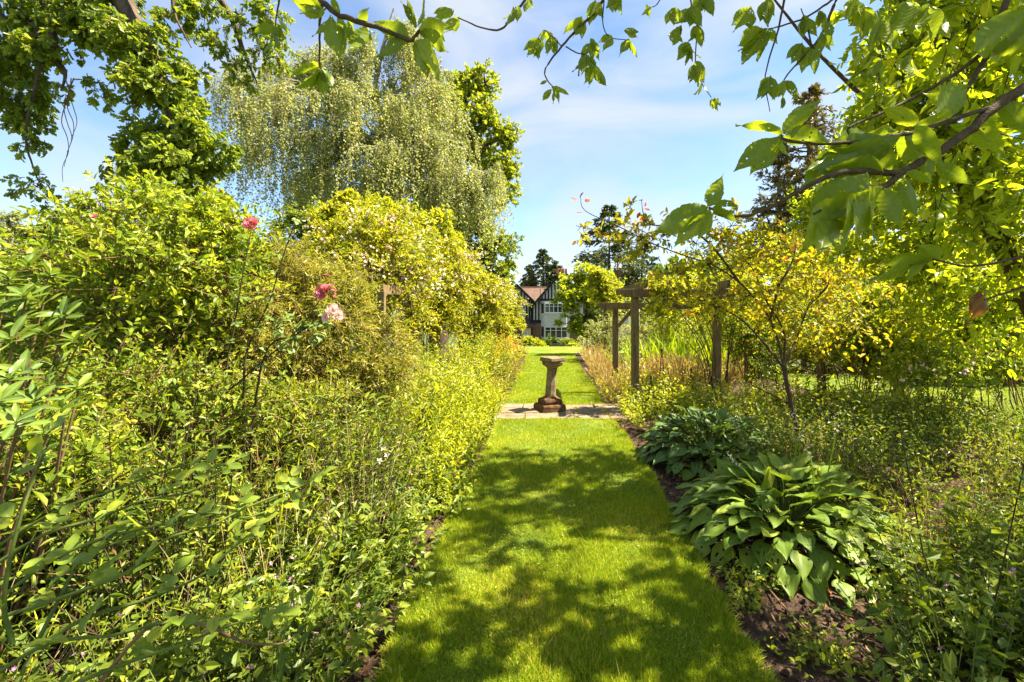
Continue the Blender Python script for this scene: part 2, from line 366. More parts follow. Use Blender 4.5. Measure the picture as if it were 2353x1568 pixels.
def add_leaves(geo, pos, d, n, Ln, Wd, tmpl, tint, mi=0):
    pos, d = np.asarray(pos, float), nrm(np.asarray(d, float))
    sd_ = np.cross(n, d); bad = np.linalg.norm(sd_, axis=1) < 1e-4
    sd_[bad] = np.cross(np.array([.3, .5, .8]), d[bad]); sd_ = nrm(sd_)
    n2 = np.cross(d, sd_)
    tv, tf = T[tmpl]
    Ln = np.broadcast_to(np.asarray(Ln, float), (len(pos),)); Wd = np.broadcast_to(np.asarray(Wd, float), (len(pos),))
    v = pos[:, None, :] + d[:, None, :] * (tv[None, :, 0:1] * Ln[:, None, None]) + sd_[:, None, :] * (tv[None, :, 1:2] * Wd[:, None, None]) + n2[:, None, :] * (tv[None, :, 2:3] * Ln[:, None, None])
    k = len(tv); base = (np.arange(len(pos)) * k)[:, None, None]
    tt = np.repeat(np.broadcast_to(tint, (len(pos),)), k)
    if isinstance(tf, np.ndarray):
        geo.add(v.reshape(-1, 3), (base + tf[None]).reshape(-1, tf.shape[1]), tt, mi)
    else:
        n0 = geo.n
        by = {}
        for q in tf: by.setdefault(len(q), []).append(q)
        first = True
        for kk, qs in by.items():
            fa = (base + np.array(qs)[None]).reshape(-1, kk)
            if first:
                geo.add(v.reshape(-1, 3), fa, tt, mi); first = False
            else:
                geo.loops.append((fa + n0).ravel()); geo.cnt.append(np.full(len(fa), kk)); geo.mi.append(np.full(len(fa), mi))
    return geo

def add_tubes(geo, pts, r0, r1, sides=3, tint=None):
    """pts (M,S,3); radius runs from r0 to r1"""
    pts = np.asarray(pts, float)
    if pts.ndim == 2: pts = pts[None]
    Mn, S, _ = pts.shape
    tan = nrm(np.gradient(pts, axis=1))
    ref = np.where(np.abs(tan[..., 2:3]) > .9, np.array([1., 0, 0]), np.array([0, 0, 1.]))
    a = nrm(np.cross(tan, ref)); b = np.cross(tan, a)
    r0 = np.broadcast_to(np.asarray(r0, float), (Mn,)); r1 = np.broadcast_to(np.asarray(r1, float), (Mn,))
    r = r0[:, None] + (r1 - r0)[:, None] * np.linspace(0, 1, S)[None]
    an = np.arange(sides) * 2 * math.pi / sides
    ring = pts[:, :, None, :] + r[:, :, None, None] * (np.cos(an)[None, None, :, None] * a[:, :, None, :] + np.sin(an)[None, None, :, None] * b[:, :, None, :])
    i, s, k = np.meshgrid(np.arange(Mn), np.arange(S - 1), np.arange(sides), indexing='ij')
    k2 = (k + 1) % sides
    idx = lambda ss, kk: (i * S + ss) * sides + kk
    f = np.stack([idx(s, k), idx(s, k2), idx(s + 1, k2), idx(s + 1, k)], -1).reshape(-1, 4)
    return geo.add(ring.reshape(-1, 3), f, tint)

def rad_tube(geo, pts, radii, sides=7, sub=4, wob=0.0):
    """one limb through pts with its own radius at each"""
    pts = np.asarray(pts, float); n = len(pts)
    t = np.linspace(0, n - 1, (n - 1) * sub + 1)
    P = np.stack([catmull(pts[:, c], t) for c in range(3)], -1)
    R = np.interp(t, np.arange(n), radii)
    if wob: P = P + rng.normal(0, wob, P.shape) * R[:, None]
    tan = nrm(np.gradient(P, axis=0)); ref = np.where(np.abs(tan[:, 2:3]) > .9, np.array([1., 0, 0]), np.array([0, 0, 1.]))
    a = nrm(np.cross(tan, ref)); b = np.cross(tan, a)
    an = np.arange(sides) * 2 * math.pi / sides
    Rj = R[:, None] * (1 + rng.normal(0, 0.05, (len(R), sides)))
    ring = P[:, None, :] + Rj[..., None] * (np.cos(an)[None, :, None] * a[:, None, :] + np.sin(an)[None, :, None] * b[:, None, :])
    S = len(P); s, k = np.meshgrid(np.arange(S - 1), np.arange(sides), indexing='ij'); k2 = (k + 1) % sides
    f = np.stack([s * sides + k, s * sides + k2, (s + 1) * sides + k2, (s + 1) * sides + k], -1).reshape(-1, 4)
    geo.add(ring.reshape(-1, 3), f)
    return P

def catmull(y, t):
    y = np.concatenate([[2 * y[0] - y[1]], y, [2 * y[-1] - y[-2]]])
    i = np.clip(t.astype(int), 0, len(y) - 4); f = t - i
    p0, p1, p2, p3 = y[i], y[i + 1], y[i + 2], y[i + 3]
    return .5 * (2 * p1 + (p2 - p0) * f + (2 * p0 - 5 * p1 + 4 * p2 - p3) * f**2 + (3 * p1 - p0 - 3 * p2 + p3) * f**3)

def rand_unit(n):
    return nrm(rng.normal(size=(n, 3)))

def make_twigs(starts, dirs, lens, S=5, grav=0.0, wob=0.06):
    """curved twigs; grav bends them down (fraction of the length)"""
    t = np.linspace(0, 1, S)[None, :, None]; lens = np.asarray(lens)[:, None, None]
    p = starts[:, None, :] + nrm(dirs)[:, None, :] * t * lens
    p = p + np.array([0, 0, -1.0]) * (grav * lens * t**2)
    j = np.cumsum(rng.normal(0, wob, (len(starts), S, 3)), axis=1) * lens * .5; j[:, 0] = 0
    return p + j

def along(pts, n, t0=0.15, t1=1.0):
    Mn, S, _ = pts.shape
    t = np.clip(np.linspace(t0, t1, n)[None] + rng.uniform(-.5, .5, (Mn, n)) * (t1 - t0) / n, 0, 1) * (S - 1)
    i = np.minimum(t.astype(int), S - 2); f = (t - i)[..., None]; m = np.arange(Mn)[:, None]
    pos = pts[m, i] * (1 - f) + pts[m, i + 1] * f
    tan = nrm(pts[m, i + 1] - pts[m, i])
    return pos.reshape(-1, 3), tan.reshape(-1, 3), np.repeat(np.arange(Mn), n), (t / (S - 1)).ravel()

def leafy(geo, pts, n, Ln, Wd, tmpl, fwd=.5, spread=.8, lift=0.0, upn=.6, t0=.15, t1=1.0, vary=.45, tip=.25, mi=0, tint0=0.0, tint1=1.0):
    """leaves set alternately along twigs"""
    pos, tan, tw, t = along(pts, n, t0, t1)
    r = rand_unit(len(pos)); r = nrm(r - tan * np.sum(r * tan, 1, keepdims=True))
    d = nrm(tan * fwd + r * spread + np.array([0, 0, lift]))
    nn = nrm(np.array([0, 0, upn]) + rand_unit(len(pos)) * (1 - upn) * 1.2 + 1e-4)
    k = rng.uniform(1 - vary, 1 + vary, len(pos))
    twt = rng.uniform(0, 1, len(pts))[tw]
    tint = np.clip(.45 * twt + .45 * rng.uniform(0, 1, len(pos)) + tip * (t - .4), 0, 1)
    tint = tint0 + (tint1 - tint0) * tint
    return add_leaves(geo, pos, d, nn, Ln * k, Wd * k, tmpl, tint, mi)

def lobe_twigs(lobes, n, tl=(.3, .6), sub=9, S=5, grav=.15, up=.25, inner=.35, outer=.75, shared=None):
    """twig starts and directions clumped inside ellipsoids; lobes: (centre, (rx,ry,rz))"""
    w = np.array([np.prod(r) ** (2 / 3) for c, r in lobes]); w = w / w.sum()
    out = []; branches = []
    for (c, r), ww in zip(lobes, w):
        c, r = np.asarray(c), np.asarray(r); m = max(3, int(n * ww))
        sc_ = rand_unit(sub); sc_[:, 2] = sc_[:, 2] * .8 + .12; sc_ = nrm(sc_) * rng.uniform(.5, 1.0, (sub, 1))
        k = rng.integers(0, sub, m)
        o = sc_[k] * rng.uniform(inner, outer, (m, 1)) + rng.normal(0, .17, (m, 3))
        st = c + r * o
        d = nrm(sc_[k] * .9 + rand_unit(m) * .7 + np.array([0, 0, up]))
        out.append(make_twigs(st, d, r.mean() * rng.uniform(*tl, m), S, grav))
        e = c + r * sc_ * .6
        branches.append(np.stack([np.broadcast_to(c, e.shape), (c + e) / 2 + rng.normal(0, .06, e.shape) * r, e], 1))
    return np.concatenate(out), np.concatenate(branches)

def PX(l, Y=None, dy=1.0):
    """lobes given as (px, py, Y, r_px[, z/x ratio])"""
    out = []
    for q in l:
        px, py, Yq, rp_ = q[:4]; kz = q[4] if len(q) > 4 else 1.0
        r = rp_ * Yq / F
        out.append((W(px, py, Yq), np.array([r, r * dy, r * kz])))
    return out

def tree(name, label, cat, base, trunk, lobes, ntw, per, Ln, Wd, tmpl, mleaf, mbark, tr=(.2, .08), tl=(.3, .6), grav=.2, up=.2, sub=9, twigr=.006, upn=.5, lift=0., limb_r=.06, group=None, inner=.35, outer=.8, limbs=True, tip=.25, spread=.8, crown='crown', trunkname='trunk'):
    o = thing(name, label, cat, base, group)
    g = Geo()
    tp = np.asarray(trunk, float)
    rad_tube(g, tp, np.linspace(tr[0], tr[1], len(tp)), 8, wob=.04)
    tw, br = lobe_twigs(lobes, ntw, tl, sub, grav=grav, up=up, inner=inner, outer=outer)
    if limbs:
        for c, r in lobes:
            k = np.argmin(np.linalg.norm(tp - c, axis=1) + np.maximum(tp[:, 2] - c[2], 0) * 3 + rng.uniform(0, .5, len(tp)))
            mid = (tp[k] + c) / 2 + rng.normal(0, .08, 3) * np.linalg.norm(c - tp[k]) + np.array([0, 0, .05 * np.linalg.norm(c - tp[k])])
            rad_tube(g, [tp[k], mid, c], [limb_r, limb_r * .65, limb_r * .3], 5, wob=.05)
    add_tubes(g, br, limb_r * .3, limb_r * .12, 4)
    part(trunkname, g, mbark, o, True)
    tg = Geo(); add_tubes(tg, tw[:, ::4], twigr, twigr * .4, 3); part('twigs', tg, mbark, o, kind='stuff')
    lg = Geo(); leafy(lg, tw, per, Ln, Wd, tmpl, lift=lift, upn=upn, tip=tip, spread=spread); part(crown, lg, mleaf, o, kind='stuff')
    return o, tw


# ================================================================== the setting
def sheet(xs, ys, zf, jit=0.0):
    g_ = Geo(); X, Y = np.meshgrid(xs, ys, indexing='ij'); Z = zf(X, Y)
    v = np.stack([X, Y, Z], -1).reshape(-1, 3); n, m = len(xs), len(ys)
    i, j = np.meshgrid(np.arange(n - 1), np.arange(m - 1), indexing='ij')
    a = i * m + j
    g_.add(v, np.stack([a, a + m, a + m + 1, a + 1], -1).reshape(-1, 4))
    return g_
vgz = np.vectorize(gz)
def bumpy(X, Y, s):
    return s * (np.sin(X * 5.1 + Y * 3.3) * np.sin(Y * 4.7 - X * 2.1) + .5 * np.sin(X * 13 + 1) * np.sin(Y * 11 + X * 3))

structure('ground', sheet(np.array([-600, -60, -20, -8, 8, 20, 60, 600.]), np.array([-300, -20, 0, 22.5, 29, 36, 50, 62, 120, 900.]), lambda X, Y: vgz(Y) - .03), M['terrain'])
# soil of the borders, close to the path
structure('border_soil', sheet(np.linspace(-4.5, 5.5, 70), np.linspace(.8, 22, 120), lambda X, Y: bumpy(X, Y, .012) + np.where((X > -.82) & (X < 1.08), -.012, .012)), M['soil'], True)
LX0, LX1 = -.75, 1.02
def edge0(Y): return LX0 + .03 * np.sin(Y * 1.3) + .012 * np.sin(Y * 3.7 + 1)
def edge1(Y): return LX1 + .025 * np.sin(Y * 1.1 + 2) + .012 * np.sin(Y * 4.1)
def strip(y0, y1, n, z=.03):
    ys = np.linspace(y0, y1, n); us = np.linspace(0, 1, 9)
    g_ = Geo(); U, Y = np.meshgrid(us, ys, indexing='ij')
    X = edge0(Y) + (edge1(Y) - edge0(Y)) * U
    Z = z - .03 * (np.abs(U - .5) > .49) + bumpy(X, Y, .006)
    m = n; i, j = np.meshgrid(np.arange(8), np.arange(n - 1), indexing='ij'); a = i * m + j
    g_.add(np.stack([X, Y, Z], -1).reshape(-1, 3), np.stack([a, a + m, a + m + 1, a + 1], -1).reshape(-1, 4))
    return g_
structure('grass_path', strip(.6, 7.5, 70), M['turf'], True)
structure('lawn', strip(8.65, 22.4, 80), M['turf'], True)
structure('far_lawn', sheet(np.linspace(-3.4, 4.2, 20), np.linspace(19.0, 22.5, 8), lambda X, Y: .045 + 0 * X), M['farlawn'])
structure('side_lawn', sheet(np.linspace(5.6, 22, 20), np.linspace(4.5, 15, 20), lambda X, Y: .02 + bumpy(X, Y, .008)), M['turf'])

def blades(n, x0, x1, y0, y1, pw, ln, wd, tmpl, seed):
    r = np.random.default_rng(seed)
    u = r.uniform(0, 1, n)
    e = 1 - pw
    Y = (y0 ** e + u * (y1 ** e - y0 ** e)) ** (1 / e)
    rag = .022 * np.sin(Y * 23) * np.sin(Y * 7.3) + .012; X = x0(Y) + (x1(Y) - x0(Y)) * (r.uniform(0, 1, n) * (1 + 2 * rag) - rag)
    pat = .5 + .25 * np.sin(X * 4.3 + np.sin(Y * 2.9) * 2) + .25 * np.sin(Y * 5.3 + np.sin(X * 6.1) * 1.5)
    keep = r.uniform(0, 1, n) < .55 + .45 * pat
    X, Y, pat = X[keep], Y[keep], pat[keep]; n = len(X)
    lean = nrm(np.stack([r.normal(0, .5, n), r.normal(-.1, .5, n), np.full(n, .85)], -1))
    L_ = ln * (.55 + .6 * pat) * r.uniform(.6, 1.5, n)
    worn = np.clip(np.sin(X * 2.1 + 1.3 * np.sin(Y * 1.7)) * np.sin(Y * 1.9 + np.sin(X * 3.3)) - .25, 0, 1) + .5 * np.clip(np.sin(X * 7 + Y * 2) * np.sin(Y * 6.1 - X * 3) - .5, 0, 1)
    tint = np.clip(r.beta(2, 2.2, n) * .85 + (r.uniform(0, 1, n) < .05 + .1 * worn) * .5 + .10 * (pat - .5) + .22 * worn, 0, 1); L_ = L_ * (1 - .35 * np.clip(worn, 0, 1)) * np.where(r.uniform(0, 1, n) < .012, 2.0, 1)
    ge = Geo()
    nn = nrm(np.stack([r.normal(0, 1, n), r.normal(-.8, 1, n), r.uniform(0, .6, n)], -1))
    add_leaves(ge, np.stack([X, Y, np.full(n, .026)], -1), lean, nn, L_, wd * r.uniform(.7, 1.3, n), tmpl, tint)
    return ge
tag(part('path_grass', blades(330000, edge0, edge1, 1.7, 7.5, 1.7, .042, .0052, 'tri', 3), M['grass']), 'short mown grass growing along the path from the camera to the paving', 'grass', kind='stuff')
tag(part('lawn_grass', blades(120000, edge0, edge1, 8.6, 22.3, 1.6, .036, .010, 'tri', 4), M['grass']), 'sunlit mown grass beyond the paving between the borders', 'grass', kind='stuff')
tag(part('side_grass', blades(60000, lambda Y: np.full_like(Y, 5.6), lambda Y: np.full_like(Y, 13.0), 4.6, 14, 1.4, .05, .012, 'tri', 5), M['grass']), 'bright grass of the lawn seen beyond the rose bushes', 'grass', kind='stuff')

# paving: irregular slabs across the path, grass in the joints
pv = structure('stone_paving', sheet(np.linspace(-1.0, 1.42, 12), np.linspace(7.42, 8.72, 8), lambda X, Y: .012 + bumpy(X, Y, .003)), M['soil'])
rows = [(7.46, 7.86, [-.95, -.35, .42, .98, 1.38]), (7.89, 8.26, [-.98, -.12, .5, 1.0, 1.34]), (8.29, 8.68, [-.9, -.42, .16, .82, 1.3])]
for y0, y1, xs in rows:
    for a, b in zip(xs[:-1], xs[1:]):
        j = lambda s=.018: random.uniform(-s, s)
        z = .034 + random.uniform(0, .012)
        c4 = [(a + .012 + j(), y0 + j()), (b - .012 + j(), y0 + j()), (b - .012 + j(), y1 + j()), (a + .012 + j(), y1 + j())]
        ge = Geo(); ge.add([(x, y, -.01) for x, y in c4] + [(x, y, z + j(.004)) for x, y in c4], np.array([(0,3,2,1),(4,5,6,7),(0,1,5,4),(1,2,6,5),(2,3,7,6),(3,0,4,7)]))
        part('slab', ge, M['slab'], pv, bevel=.008)
ge = Geo(); n = 11000
lx = rng.choice(np.array([-.35, -.12, .16, .42, .5, .9, .98, 1.0, -.95, 1.34]), n); ly = rng.uniform(7.45, 8.7, n)
hz = rng.uniform(0, 1, n) < .62
px_ = np.where(hz, rng.uniform(-.98, 1.38, n), lx + rng.normal(0, .012, n)); py_ = np.where(hz, rng.choice(np.array([7.44, 7.875, 8.275, 8.7]), n) + rng.normal(0, .014, n), ly)
add_leaves(ge, np.stack([px_, py_, np.full(n, .015)], -1), np.stack([rng.normal(0, .5, n), rng.normal(0, .5, n), np.ones(n)], -1), rand_unit(n), rng.uniform(.015, .05, n), .008, 'tri', rng.uniform(0, 1, n))
tag(part('joint_grass', ge, M['grass']), 'grass and moss growing in the joints of the paving', 'grass', kind='stuff')

# ================================================================== stone pedestal
PB = np.array([.04, 8.12, .04])
ped = thing('stone_pedestal', 'weathered stone sundial pedestal standing slightly askew on the paving', 'pedestal', PB)
ped_rot = math.radians(24)
def sq_stack(levels, n=4, rough=.0, lean=(.026, .02)):
    """levels: (z, half width, kind) rings of a square or an octagon, turned and leaning"""
    ge = Geo(); rings = []
    for z, w, oct_ in levels:
        pts = []
        for k in range(8):
            a = math.pi / 4 * k + math.pi / 8
            if oct_:
                r = w / math.cos(math.pi / 8); x, y = r * math.cos(a), r * math.sin(a)
            else:
                q = w; cut = .06 * w
                cs = [(q, q - cut), (q - cut, q), (-q + cut, q), (-q, q - cut), (-q, -q + cut), (-q + cut, -q), (q - cut, -q), (q, -q + cut)]
                x, y = cs[(k - 0) % 8]
            c, s = math.cos(ped_rot), math.sin(ped_rot)
            x, y = x * (1 + random.uniform(-rough, rough)), y * (1 + random.uniform(-rough, rough))
            pts.append((PB[0] + c * x - s * y + lean[0] * z * 2.5, PB[1] + s * x + c * y + lean[1] * z, PB[2] + z + random.uniform(-rough, rough) * .03))
        rings.append(pts)
    v = [p for r in rings for p in r]; f = []
    for i in range(len(rings) - 1):
        for k in range(8):
            f.append((i * 8 + k, i * 8 + (k + 1) % 8, (i + 1) * 8 + (k + 1) % 8, (i + 1) * 8 + k))
    f.append(tuple(range(7, -1, -1))); f.append(tuple(range((len(rings) - 1) * 8, len(rings) * 8)))
    ge.add(v, f)
    return ge
part('plinth', sq_stack([(0, .205, 0), (.05, .212, 0), (.095, .2, 0), (.11, .185, 0)], rough=.05), M['brownstone'], ped, bevel=.012)
part('base_moulding', sq_stack([(.11, .155, 0), (.155, .16, 0), (.19, .15, 0), (.215, .115, 1), (.235, .10, 1)], rough=.04), M['brownstone'], ped, bevel=.008)
part('shaft', sq_stack([(.235, .088, 1), (.30, .083, 1), (.5, .080, 1), (.66, .078, 1), (.70, .084, 1)], rough=.01), M['stone'], ped, bevel=.006)
part('capital', sq_stack([(.70, .084, 1), (.725, .105, 1), (.755, .13, 0), (.80, .138, 0), (.812, .13, 0)], rough=.02), M['stone'], ped, bevel=.006)
ped_rot = math.radians(38)
part('top_slab', sq_stack([(.815, .15, 0), (.83, .158, 0), (.875, .157, 0), (.885, .15, 0)], rough=.02), M['stone'], ped, bevel=.006)

# ================================================================== pergolas
def post(parent, x, y, top, w=.115, rz=0.0):
    ge = Geo(); c, s = math.cos(rz), math.sin(rz); v = []
    for z in (-.05, top * .5, top):
        for a, b in ((-1,-1),(1,-1),(1,1),(-1,1)):
            q = w / 2; v.append((x + c * a * q - s * b * q + random.uniform(-.003, .003), y + s * a * q + c * b * q + random.uniform(-.003, .003), z))
    f = [(3,2,1,0),(8,9,10,11)] + [(i*4+k, i*4+(k+1)%4, (i+1)*4+(k+1)%4, (i+1)*4+k) for i in (0,1) for k in range(4)]
    ge.add(v, f)
    return part('post', ge, M['post'], parent, bevel=.006)
def cut_beam(name, parent, p, q, w, h):
    """beam with its lower end corners cut off at a slant"""
    p, q = np.array(p, float), np.array(q, float); d = nrm(q - p); sd_ = nrm(np.cross(d, [0, 0, 1])); ge = Geo(); v = []
    Ln = np.linalg.norm(q - p); cut = h * .7
    prof = [(0, h / 2), (0, -.05 * h), (cut, -h / 2), (Ln - cut, -h / 2), (Ln, -.05 * h), (Ln, h / 2)]
    for s_ in (-1, 1):
        for u, z in prof: v.append(p + d * u + np.array([0, 0, z]) + sd_ * s_ * w / 2)
    f = [tuple(range(6)), tuple(range(11, 5, -1))] + [(k, k + 6, (k + 1) % 6 + 6, (k + 1) % 6) for k in range(6)]
    ge.add(v, f)
    return part(name, ge, M['post'], parent, bevel=.004)

pg = thing('timber_pergola', 'weathered brown timber pergola of square posts beside the golden sapling', 'pergola', (1.45, 9.8, 0))
A, B, C_, D_, E_, F_ = (1.40, 9.9), (1.50, 8.25), (2.88, 8.2), (4.0, 9.6), (5.45, 9.6), (7.25, 10.0)
for (x, y), tp, rz in ((A, 1.86, .05), (B, 2.0, .02), (C_, 1.95, 0), (D_, 1.9, .5), (E_, 1.9, .1), (F_, 1.9, .4)):
    post(pg, x, y, tp, .118 if (x, y) != A else .108, rz)
cut_beam('beam', pg, (B[0] - .28, B[1] - .085, 2.0), (C_[0] + .35, C_[1] - .085, 2.0), .045, .14)
cut_beam('beam', pg, (A[0] - .38, A[1] - .08, 1.80), (D_[0] + .3, D_[1] - .28, 1.80), .045, .13)
cut_beam('beam', pg, (D_[0] - .2, D_[1] + .1, 1.9), (F_[0] + .5, F_[1] + .1, 1.9), .045, .13)
for (p, q) in (((1.60, 7.75, 2.14), (1.52, 10.5, 2.10)), ((2.92, 7.75, 2.14), (3.05, 10.4, 2.10)), ((4.1, 8.4, 2.1), (4.2, 10.6, 2.1))):
    cut_beam('rafter', pg, p, q, .05, .13)
ge = Geo().beam((A[0] + .05, A[1], 1.38), (A[0] + .36, A[1], 1.74), .045, .07); part('brace', ge, M['post'], pg)

pl = thing('rose_pergola', 'timber pergola half hidden under the rambling roses', 'pergola', (-2.5, 8.7, 0))
LP = [(-2.5, 7.3), (-2.46, 8.8), (-2.52, 10.6), (-2.35, 13.2), (-2.2, 16.0), (-3.9, 7.6), (-3.9, 10.6)]
for x, y in LP: post(pl, x, y, 2.0, .11, .05)
cut_beam('beam', pl, (-2.5, 7.3, 2.03), (-2.15, 16.6, 2.03), .05, .14)
cut_beam('beam', pl, (-3.95, 6.9, 2.03), (-3.9, 11.2, 2.03), .05, .14)
for y in (7.2, 8.6, 10.4): cut_beam('rafter', pl, (-4.4, y, 2.17), (-2.6, y, 2.17), .05, .13)

# metal plant supports in the border beside the pergola
def obelisk(px, py0, py1, Y, label, splay=.07):
    b = W(px, py1, Y); t = W(px, py0, Y); b[2] = max(b[2] - .1, 0)
    o = thing('plant_support', label, 'plant support', b, 'metal plant supports')
    for k in range(4):
        a = k * math.pi / 2 + .4
        ge = Geo(); rad_tube(ge, [b + np.array([splay * math.cos(a), splay * math.sin(a), 0]), t + np.array([.006 * math.cos(a), .006 * math.sin(a), -.05])], [.006, .006], 5, 2); part('leg', ge, M['iron'], o)
    ge = Geo(); rad_tube(ge, [t + np.array([0, 0, -.07]), t + np.array([0, 0, -.03]), t], [.014, .02, .002], 6, 2); part('finial', ge, M['iron'], o)
obelisk(1496, 862, 915, 8.0, 'short black metal obelisk among the low flowers near the pergola')
obelisk(1521, 800, 905, 9.0, 'tall thin wire plant support standing in yellow-green flowers', .1)
obelisk(1588, 845, 910, 8.6, 'wire plant support in front of the sword leaves', .08)

# ================================================================== the house
HY = 62.0
def HP(px, py, Y=HY): return W(px, py, Y)
gz_h = gz(HY)
house = thing('timber_framed_house', 'black and white timber framed house with brick ground floor and tiled roofs', 'house', (HP(1300, 715)[0], HY, gz_h))
def hx(px): return (px - CX) * HY / F
def hz_(py): return H + (CY - py) * HY / F
def hbox(name, x0, x1, y0, y1, ya, yb, mat, parent=house, bevel=0):
    ge = Geo().box((hx(x0), ya, hz_(y1)), (hx(x1), yb, hz_(y0))); return part(name, ge, mat, parent, bevel=bevel)
def gable_wall(x0, x1, eave, apex, foot, y, d, mat, name='wall'):
    xm = (x0 + x1) / 2
    ge = Geo(); pts = [(hx(x0), hz_(foot)), (hx(x1), hz_(foot)), (hx(x1), hz_(eave)), (hx(xm), hz_(apex)), (hx(x0), hz_(eave))]
    ge.add([(x, y, z) for x, z in pts] + [(x, y + d, z) for x, z in pts], [(0,1,2,3,4), (9,8,7,6,5), (0,5,6,1), (1,6,7,2), (2,7,8,3), (3,8,9,4), (4,9,5,0)])
    return part(name, ge, mat, house)
def gable_roof(x0, x1, eave, apex, y0, y1, over=.35, th=.16):
    xm = (hx(x0) + hx(x1)) / 2; za, ze = hz_(apex), hz_(eave)
    for s, xe in ((-1, hx(x0)), (1, hx(x1))):
        sl = (za - ze) / abs(xm - xe); xo = xe + s * over; zo = ze - over * sl
        ge = Geo(); v = []
        for y in (y0, y1):
            v += [(xm, y, za), (xo, y, zo), (xo, y, zo + th), (xm, y, za + th)]
        ge.add(v, np.array([(0,1,2,3),(7,6,5,4),(0,4,5,1),(1,5,6,2),(2,6,7,3),(3,7,4,0)])); part('roof', ge, M['tile'], house)
        ge = Geo(); v = []
        for y in (y0 - .10, y0 - .005):
            v += [(xm, y, za - .22), (xo, y, zo - .22), (xo, y, zo + th * .7), (xm, y, za + th * .7)]
        ge.add(v, np.array([(0,1,2,3),(7,6,5,4),(0,4,5,1),(1,5,6,2),(2,6,7,3),(3,7,4,0)])); part('barge_board', ge, M['timber'], house)
def window(x0, x1, y0, y1, yf, n=2, trans=True, parent=house):
    X0, X1, Z0, Z1 = hx(x0), hx(x1), hz_(y1), hz_(y0)
    ge = Geo().box((X0 + .05, yf - .05, Z0 + .05), (X1 - .05, yf - .02, Z1 - .05)); wn = part('window', ge, M['glass'], parent)
    fr = Geo(); t = .075
    for a, b in (((X0, Z0), (X1, Z0 + t)), ((X0, Z1 - t), (X1, Z1))): fr.box((a[0], yf - .09, a[1]), (b[0], yf - .012, b[1]))
    for k in range(n + 1):
        xc = X0 + t / 2 + (X1 - X0 - t) * k / n; fr.box((xc - t / 2, yf - .087, Z0 + t), (xc + t / 2, yf - .014, Z1 - t))
    if trans: fr.box((X0 + t, yf - .084, Z0 + (Z1 - Z0) * .66), (X1 - t, yf - .016, Z0 + (Z1 - Z0) * .66 + .05))
    part('frame', fr, M['frame'], wn)
    ge = Geo().box((X0 - .06, yf - .16, Z0 - .07), (X1 + .06, yf - .01, Z0 - .003)); part('sill', ge, M['frame'], wn)
# main body behind, ridge along X
hbox('wall', 1160, 1452, 694, 792, HY + 2.6, HY + 9, M['white_wall'])
ge = Geo(); X0, X1 = hx(1150), hx(1440)
for ya, za, yb, zb in ((HY + 2.0, hz_(700), HY + 5.8, hz_(659)), (HY + 9.6, hz_(700), HY + 5.8, hz_(659))):
    ge = Geo(); v = [(X0, ya, za), (X1, ya, za), (X1, yb, zb), (X0, yb, zb)]; v += [(x, y, z + .16) for x, y, z in v]
    ge.add(v, np.array([(0,1,2,3),(7,6,5,4),(0,4,5,1),(1,5,6,2),(2,6,7,3),(3,7,4,0)])); part('roof', ge, M['tile'], house)
ge = Geo(); rad_tube(ge, [(X0, HY + 5.8, hz_(659) + .16), (X1, HY + 5.8, hz_(659) + .16)], [.12, .12], 6, 3); part('ridge_tiles', ge, M['tile'], house)
# wing with the smaller gable
gable_wall(1152, 1222, 688, 656, 735, HY + .6, 4, M['white_wall'])
gable_wall(1152, 1222, 735, 734.9, 792, HY + .62, 3.9, M['brick'])
gable_roof(1152, 1222, 688, 654, HY + .25, HY + 6)
# large gable with the bays
YG = HY - 1.4
gable_wall(1224, 1352, 704, 632, 739, YG, 5, M['white_wall'])
gable_wall(1224, 1352, 739.4, 739.3, 793, YG + .02, 4.9, M['brick'])
gable_roof(1224, 1352, 703, 630, YG - .35, HY + 6, .45)
# timbers, each its own piece
def timber(x0, y0, x1, y1, yf, w=.20):
    p, q = np.array([hx(x0), yf - .03, hz_(y0)]), np.array([hx(x1), yf - .03, hz_(y1)])
    ge = Geo().beam(p, q, .07, w, up=(0, 1, 0)) if False else Geo()
    d = nrm(q - p); s_ = np.array([-d[2], 0, d[0]]) * w / 2; v = []
    for yy in (yf - .06, yf + .01):
        for e, sg in ((p, -1), (q, -1), (q, 1), (p, 1)): a = e + s_ * sg; v.append((a[0], yy, a[2]))
    ge.add(v, np.array([(0,1,2,3),(7,6,5,4),(0,4,5,1),(1,5,6,2),(2,6,7,3),(3,7,4,0)])); part('timber', ge, M['timber'], house)
timber(1219, 738.6, 1356, 738.6, YG, .36)
timber(1240, 690, 1336, 690, YG - .002, .22)
for x in np.arange(1246, 1336, 7.2):
    top = max(704 - (x - 1224) / 64 * 72, 704 - (1352 - x) / 64 * 72) if False else 704 - 72 * (1 - abs(x - 1288) / 64)
    timber(x, 689, x, top + 3, YG, .17)
for x in (1225, 1231.5, 1238.5, 1340, 1346, 1351): timber(x, 738, x, max(692, 706 - 72 * (1 - abs(x - 1288) / 64)), YG - .001, .17)
for x in (1162, 1169, 1176, 1183, 1209.5, 1216, 1221): timber(x, 734, x, 690, HY + .6, .17)
for x in (1176, 1183, 1190, 1197, 1204): timber(x, 690, x, 657 + abs(x - 1187) * .95 + 2, HY + .6, .16)
timber(1154, 690, 1221, 690, HY + .598, .2); timber(1154, 734, 1221, 734, HY + .598, .24)
# windows of the wing
window(1188, 1197, 696, 711, HY + .56, 1); window(1199, 1207, 696, 711, HY + .56, 1)
